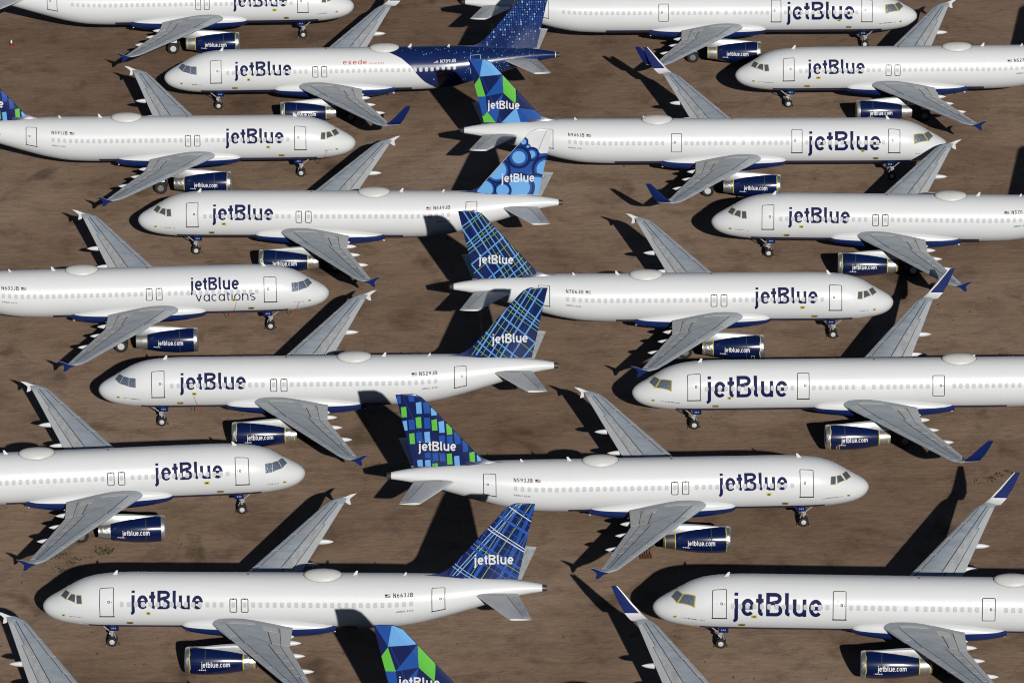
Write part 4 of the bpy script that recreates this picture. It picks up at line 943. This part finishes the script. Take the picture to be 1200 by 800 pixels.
def build_plane(rec, idx):
    nm, face, ty, nx, ny, a, reg, cock, pat, tips, tape, noz, label = rec
    d, td = WSH[ty], TSH[ty]; sd = -1 if face == 1 else 1          # hull side turned to the camera
    ang = a if face == 1 else pi + a
    X0 = GEARX + d
    root = bpy.data.objects.new('airliner', None); COL.objects.link(root); root.empty_display_size = 2
    root.location = (nx + cos(ang) * X0, ny + sin(ang) * X0, 0); root.rotation_euler = (0, 0, ang)
    root['label'] = label; root['category'] = 'airliner'; root['group'] = 'parked airliners in rows'
    off = (-X0, 0, 0)
    def part(name, key, fn, parent=None, loc=None):
        me = cached(key, fn)
        return link(name, me, parent or root, off if (parent is None and loc is None) else (loc or (0, 0, 0)))
    rnd = random.Random(idx * 17 + 3)
    fus = part('fuselage', ('fus', ty), lambda: fuselage_mesh(ty))
    part('wing_fairing', ('fair', ty), lambda: fairing_mesh(ty))
    for s in (-1, 1):
        wg = part('wing', ('wing', ty, s), lambda: wing_mesh(ty, s))
        for k, (pn, y0, y1, c0, c1, m) in enumerate(WPANELS):
            part(pn, ('wp', ty, s, k), lambda: wing_panel(ty, s, y0, y1, c0, c1, m, off=.014 if pn != 'root_panel' else .010, nc=9 if pn == 'slat' else 5, name=pn), wg)
        part('seal_line', ('seal', ty, s), lambda: seal_mesh(ty, s), wg)
        for k, (Y, tip, L) in enumerate(CANOES):
            part('flap_track_fairing', ('canoe', ty, s, k), lambda: canoe_mesh(ty, s, Y, tip, L), wg)
        if tips == 'fence': part('wing_tip_fence', ('fence', ty, s), lambda: fence_mesh(ty, s), wg)
        else: part('sharklet', ('shark', ty, s), lambda: sharklet_mesh(ty, s), wg)
        tp = part('tailplane', ('tp', ty, s), lambda: tailplane_mesh(ty, s))
        part('elevator', ('el', ty, s), lambda: elevator_mesh(ty, s), tp)
        st = {'lip': 'metal' if idx % 3 == 0 and not tape else 'foil', 'noz': noz, 'tape': tape, 'seed': idx % 4}
        key = (ty, s, st['lip'], noz, tape, st['seed'])
        E = cached(('eng',) + key, lambda: engine_parts(ty, s, st))
        en = link('engine', E['cowl'], root, off)
        for q in ('inlet_lip', 'inlet_cover', 'exhaust_nozzle'): link(q, E[q], en)
        for q in E['sealing_tape']: link('sealing_tape', q, en)
        link('pylon', E['pylon'], root, off)
        part('lettering', ('et', ty, s), lambda: engine_text(ty, s), en)
        if idx % 2 and tape: part('taped_hatch', ('hatch', ty, s), lambda: hatch_mesh(ty, s), en)
        mg = part('main_gear', ('mg', ty, s), lambda: main_gear_mesh(ty, s))
        for q in (-.46, .46):
            part('wheel', ('mw', idx % 2), lambda: wheel_mesh(.58, .40, HUBD if idx % 2 else HUB), mg, (GEARX + d, s * 3.795 + q, .575))
    ng = part('nose_gear', ('ng',), nose_gear_mesh)
    for q in (-.25, .25): part('wheel', ('nw',), lambda: wheel_mesh(.38, .22, HUB), ng, (5.07, q, .375))
    for q in (-1, 1): part('gear_door', ('nd', q), lambda: nose_door_mesh(q), ng)
    base = PLAINW if pat == 'bubbles' else NAVY if pat == 'pixels' else DBLUE
    fin = part('fin', ('fin', ty, base.name), lambda: fin_mesh(ty, base))
    part('rudder', ('rud', ty, base.name), lambda: rudder_mesh(ty, base), fin)
    part('dorsal_fillet', ('dor', ty, pat == 'pixels'), lambda: dorsal_mesh(ty, DBLUE if pat != 'pixels' else NAVY), fin)
    for s in (-1, 1):
        part('tail_livery', ('liv', ty, s, pat), lambda: livery_mesh(ty, s, pat), fin)
        if pat != 'pixels': part('tail_lettering', ('tt', ty, s, pat in ('prism', 'mosaic', 'plaid')), lambda: tail_title(ty, s, pat), fin)
        part('hinge_line', ('hl', ty, s), lambda: hinge_line(ty, s, pat), fin)
    if nm == 'M1': part('rear_livery', ('rear',), lambda: rear_livery_mesh(ty, 0))
    # doors, exits and windows on the side in view
    doors = [(4.47, 5.50, -13.6, 50.0, True), (29.1 + td, 30.06 + td, -13.6, 47, True)]
    if ty == 'A321': doors += [(13.36, 14.30, -13.0, 48, True), (24.32, 25.26, -10, 38, False)]
    for k, (x0, x1, t0, t1, sill) in enumerate(doors):
        blue = nm == 'M1' and k == 1
        M = cached(('door', ty, sd, k, blue), lambda: door_meshes(ty, sd, x0, x1, t0, t1, sill, NAVY if blue else None, PALEB if blue else None))
        dr = link('door', M[0], root, off); link('door_frame', M[1], dr); link('door_window', M[2], dr)
    if ty == 'A320':
        for k, x0 in enumerate((14.15, 14.99)):
            M = cached(('exit', sd, k), lambda: exit_meshes(ty, sd, x0, x0 + .50, -2, 26.3))
            ex = link('overwing_exit', M[0], root, off); link('exit_frame', M[1], ex)
        wx = [6.12 + .5295 * i for i in range(15)] + [14.40, 15.24] + [15.88 + .5318 * i for i in range(23)]
    else:
        wx = [5.98 + .535 * i for i in range(14)] + [14.68 + .534 * i for i in range(7)] + [18.7, 19.54] + [20.16 + .537 * i for i in range(8)] + [26.05 + .53 * i for i in range(17)]
    for X in wx:
        if 7 < X < 24.5 + td: part('window', ('win', ty, sd), lambda: window_mesh(ty, sd, 12.0), None, (X - X0, 0, 0))
        else: part('window', ('win', ty, sd, round(X, 2)), lambda: window_mesh(ty, sd, X), None, (X - X0, 0, 0))
    # cockpit
    for s in (-1, 1):
        for pane, tp in cached(('cock', cock, s), lambda: cockpit_meshes(cock, s)):
            o = link('cockpit_window', pane, root, off)
            if tp: link('tape_frame', tp, o)
    # lettering
    fx = lambda xa, xb: (xa, xb) if sd < 0 else (xb, xa)
    def letter(key, text, xa, xb, th, cap, s, gaps, m, name='lettering', offs=.004):
        part(name, key, lambda: fus_text(ty, sd, text, *fx(xa, xb), radians(th), cap, s, gaps, m, offs).mesh(name))
    if nm == 'L3':
        letter(('t1', sd), 'jetBlue', 7.62, 11.8, 19.1, 1.12, .17, LOGO_GAPS, LOGO)
        letter(('t2', sd), 'vacations', 6.27, 11.32, -8.4, .86, .105, .13, LOGO)
    elif ty == 'A320':
        letter(('t3', sd), 'jetBlue', 6.68 if sd < 0 else 6.50, 12.15 if sd < 0 else 11.9, 3.9, 1.385, .172, LOGO_GAPS, LOGO)
    else:
        letter(('t4', sd), 'jetBlue', 5.88 if sd < 0 else 6.22, 12.58 if sd < 0 else 12.92, -7.4, 1.78, .162, LOGO_GAPS, LOGO)
    if reg:
        onblue = nm == 'M1'
        ra, rb = (26.25 + td, 27.72 + td)
        letter(('reg', reg), reg, ra, rb, 29.3, .33, .15, .22, TITLE if onblue else DOORLINE, 'registration', .009 if onblue else .004)
        part('flag', ('flag', ty, sd), lambda: flag_mesh(ty, sd, ra - .62, 29.6))
        if not onblue: letter(('type', ty, sd), 'AIRBUS A320' if ty == 'A320' else 'AIRBUS A321', 26.46 + td, 27.72 + td, -4.5, .15, .13, .2, LOGO, 'type_lettering')
    if nm == 'M1':
        letter(('exede',), 'exede', 17.02, 19.3, 30.2, .46, .13, .16, ORANGE)
        letter(('internet',), 'internet', 19.5, 20.92, 30.2, .2, .11, .2, ORANGE)
    part('name_lettering', ('nmk', ty, sd, idx), lambda: name_marks(ty, sd, idx))
    # preservation: taped vents, ports and streamers
    part('vent_cover', ('v1', ty, sd), lambda: tag_mesh(ty, sd, 1.68, -9.5, .26, .26, YTAPE, True))
    v2 = (7.78, -6) if ty == 'A320' else (7.55, -9)
    part('vent_cover', ('v2', ty, sd, idx % 3), lambda: tag_mesh(ty, sd, v2[0] + .15 * (idx % 3), v2[1], .42 - .06 * (idx % 3), .24, YTAPE, True))
    part('vent_cover', ('v3', ty, sd, idx % 2), lambda: tag_mesh(ty, sd, 6.65 + .1 * (idx % 2), -34, .5, .3, TAG, idx % 2 == 0))
    part('vent_cover', ('v4', ty, sd), lambda: tag_mesh(ty, sd, 2.95, -46, .35, .12, TAPEPALE, False))
    if idx in (1, 2): part('streamer', ('st', ty, sd), lambda: streamer_mesh(ty, sd, 2.6, -15, -62, .35))
    if idx in (2, 7): part('streamer', ('st2', ty, sd), lambda: streamer_mesh(ty, sd, v2[0] + .1, -10, -55, .4))
    # crown
    for X, k in ((5.45, 1.0), (23.3 + td * .62, 1.0), (27.0 + td, .7)):
        an = part('antenna', ('ant',), antenna_mesh, None, (X - X0, 0, 5.80 if X < 7 else 5.86)); an.scale = (k, k, k)
    part('radome', ('dome',), dome_mesh, None, (20.95 + (6.93 if ty == 'A321' else 0) * .81 - X0, 0, 5.87))
    part('beacon', ('beac',), beacon_mesh, None, (15.4 + d - X0, 0, 5.88))
    part('drain_mast', ('mast',), mast_mesh, None, (21.6 + d - X0, sd * .5, 1.72))
    return root
def chock_mesh():
    mb = MB(); vs = [(a, b, c) for b in (-.28, .28) for a, c in ((-.08, 0), (.08, 0), (.03, .10), (-.03, .10))]
    mb.add(vs, [(0, 1, 2, 3), (7, 6, 5, 4), (0, 4, 5, 1), (1, 5, 6, 2), (2, 6, 7, 3), (3, 7, 4, 0)], CHOCK); return mb.mesh('wheel_chock')
CHOCK = mat('chock_yellow', (0.26, 0.18, 0.05), 0.7, vary=.4, vscale=6)
for i, rec in enumerate(PLANES):
    root = build_plane(rec, i)
    if rec[0] in ('L5', 'R5'): continue
    X0 = GEARX + WSH[rec[2]]
    short = {'L1': 'the airliner cropped by the top left edge', 'L2': 'airliner N591JB', 'L3': 'the airliner lettered vacations', 'L4': 'the foil-screened airliner at lower left', 'M1': 'the airliner with the blue rear body', 'M2': 'airliner N649JB', 'M3': 'airliner N529JB', 'M4': 'airliner N663JB', 'Q1': 'airliner N527', 'Q2': 'airliner N570', 'Q3': 'the long airliner at the right edge', 'Q4': 'the long airliner at bottom right', 'R1': 'the long airliner at the top edge', 'R2': 'airliner N946JB', 'R3': 'airliner N706JB', 'R4': 'airliner N593JB'}[rec[0]]
    for q in (-.46, .46):
        p = root.matrix_basis @ Vector((5.07 + q - X0, 0, 0))
        o = link('wheel_chock', cached('chock', chock_mesh), None, tuple(p), (0, 0, root.rotation_euler.z))
        o['label'] = 'small yellow chock %s nose wheels of %s' % ('before' if q < 0 else 'behind', short); o['category'] = 'wheel chock'; o['group'] = 'chocks at the nose wheels'

# ------------------------------------------------------------------ small things on the ground
def marker():
    root = bpy.data.objects.new('ground_marker', None); COL.objects.link(root); root.location = (-49.0, 476.7, 0); root.scale = (.75, .75, .75)
    root['label'] = 'small red and white ground marker alone on the dirt near the left edge'; root['category'] = 'marker'
    mb = MB(); mb.box((0, 0, .06), (.55, .55, .12), RED); mb.box((0, 0, .16), (.4, .4, .08), RED); link('base', mb.mesh('base'), root)
    mb = MB()
    for z0, z1, r0, r1, m in ((.2, .42, .17, .14, RED), (.42, .72, .14, .10, TITLE), (.72, .82, .10, .06, TITLE)): mb.tube((0, 0, z0), (0, 0, z1), r0, r1, m, 14)
    link('post', mb.mesh('post'), root)
marker()
WOOD = mat('weathered_wood', (0.17, 0.075, 0.04), 0.8, vary=.4, vscale=6)
def pallet():
    root = bpy.data.objects.new('wooden_pallet', None); COL.objects.link(root); root.location = (10.15, 357.9, 0); root.rotation_euler = (0, 0, .05)
    root['label'] = 'small brown slatted pallet on the dirt under a wing in the lower centre'; root['category'] = 'pallet'
    def pc(name, c, dd):
        mb = MB(); mb.box(c, dd, WOOD); link(name, mb.mesh(name), root)
    for i in range(3): pc('bearer', (0, -.38 + .38 * i, .05), (.95, .09, .10))
    for i in range(5): pc('slat', (-.40 + .2 * i, 0, .1125), (.12, .9, .025))
    for i in range(5): pc('slat', (-.40 + .2 * i, .40, .36), (.11, .03, .46))
pallet()
def in_view_ground(rnd):
    y = rnd.uniform(330, 495); k = 40 + (y - 330) * .075; return rnd.uniform(-k, k), y
def clods():
    rnd = random.Random(11); mb = MB(); m = mat('dirt_clod', (.11, .07, .045), .95, vary=.4, vscale=3)
    for _ in range(1500):
        x, y = in_view_ground(rnd); s = rnd.choice((.03, .04, .05, .07, .1)) * rnd.uniform(.7, 1.3); ph = rnd.uniform(0, 6.3)
        ring = [(x + s * rnd.uniform(.7, 1.3) * cos(ph + k * 1.257), y + s * rnd.uniform(.7, 1.3) * sin(ph + k * 1.257), rnd.uniform(-.01, s * .25)) for k in range(5)]
        mb.add(ring + [(x + rnd.uniform(-.3, .3) * s, y, s * rnd.uniform(.5, .9))], [(k, (k + 1) % 5, 5) for k in range(5)], m)
    o = link('dirt_clods', mb.mesh('dirt_clods')); o['kind'] = 'stuff'; o['label'] = 'scattered dark dirt clods and pebbles on the ground'; o['category'] = 'dirt'
clods()
def weeds():
    rnd = random.Random(4); mb = MB(); m = mat('weed_green', (.06, .085, .03), .8, vary=.4, vscale=4); m2 = mat('weed_dry', (.16, .12, .05), .8, vary=.4, vscale=4)
    spots = [(-31.9, 359.9, .75, 60), (-31.5, 360.2, .4, 20), (-34.9, 359.3, .5, 24), (-35.1, 356.8, .6, 30), (-34.4, 357.7, .5, 24), (-36.4, 358.0, .35, 14), (-33.9, 358.6, .4, 14), (-35.6, 358.9, .4, 12), (-34.7, 361.6, .4, 12), (-37.4, 357.4, .4, 14), (38.0, 371.5, .5, 18), (38.8, 372.3, .4, 16), (39.8, 372.9, .5, 14), (37.0, 371.0, .3, 10)]
    for _ in range(70):
        x, y = in_view_ground(rnd); spots.append((x, y, rnd.uniform(.08, .25), rnd.randint(4, 9)))
    for x, y, R, n in spots:
        for _ in range(n):
            a = rnd.uniform(0, 6.28); q = R * sqrt(rnd.random()); bx, by = x + q * cos(a), y + q * sin(a); h = rnd.uniform(.06, .2) * (.6 + R); l = rnd.uniform(0, 6.28); wd = h * .35
            tip = (bx + h * .8 * cos(l), by + h * .8 * sin(l), h); p = (-sin(l) * wd, cos(l) * wd)
            mb.add([(bx, by, 0), (bx + h * .4 * cos(l) + p[0], by + h * .4 * sin(l) + p[1], h * .7), tip, (bx + h * .4 * cos(l) - p[0], by + h * .4 * sin(l) - p[1], h * .6)], [(0, 1, 2, 3)], m if rnd.random() < .75 else m2)
    o = link('weeds', mb.mesh('weeds')); o['kind'] = 'stuff'; o['label'] = 'sparse low green weeds growing in the dirt'; o['category'] = 'weeds'
weeds()
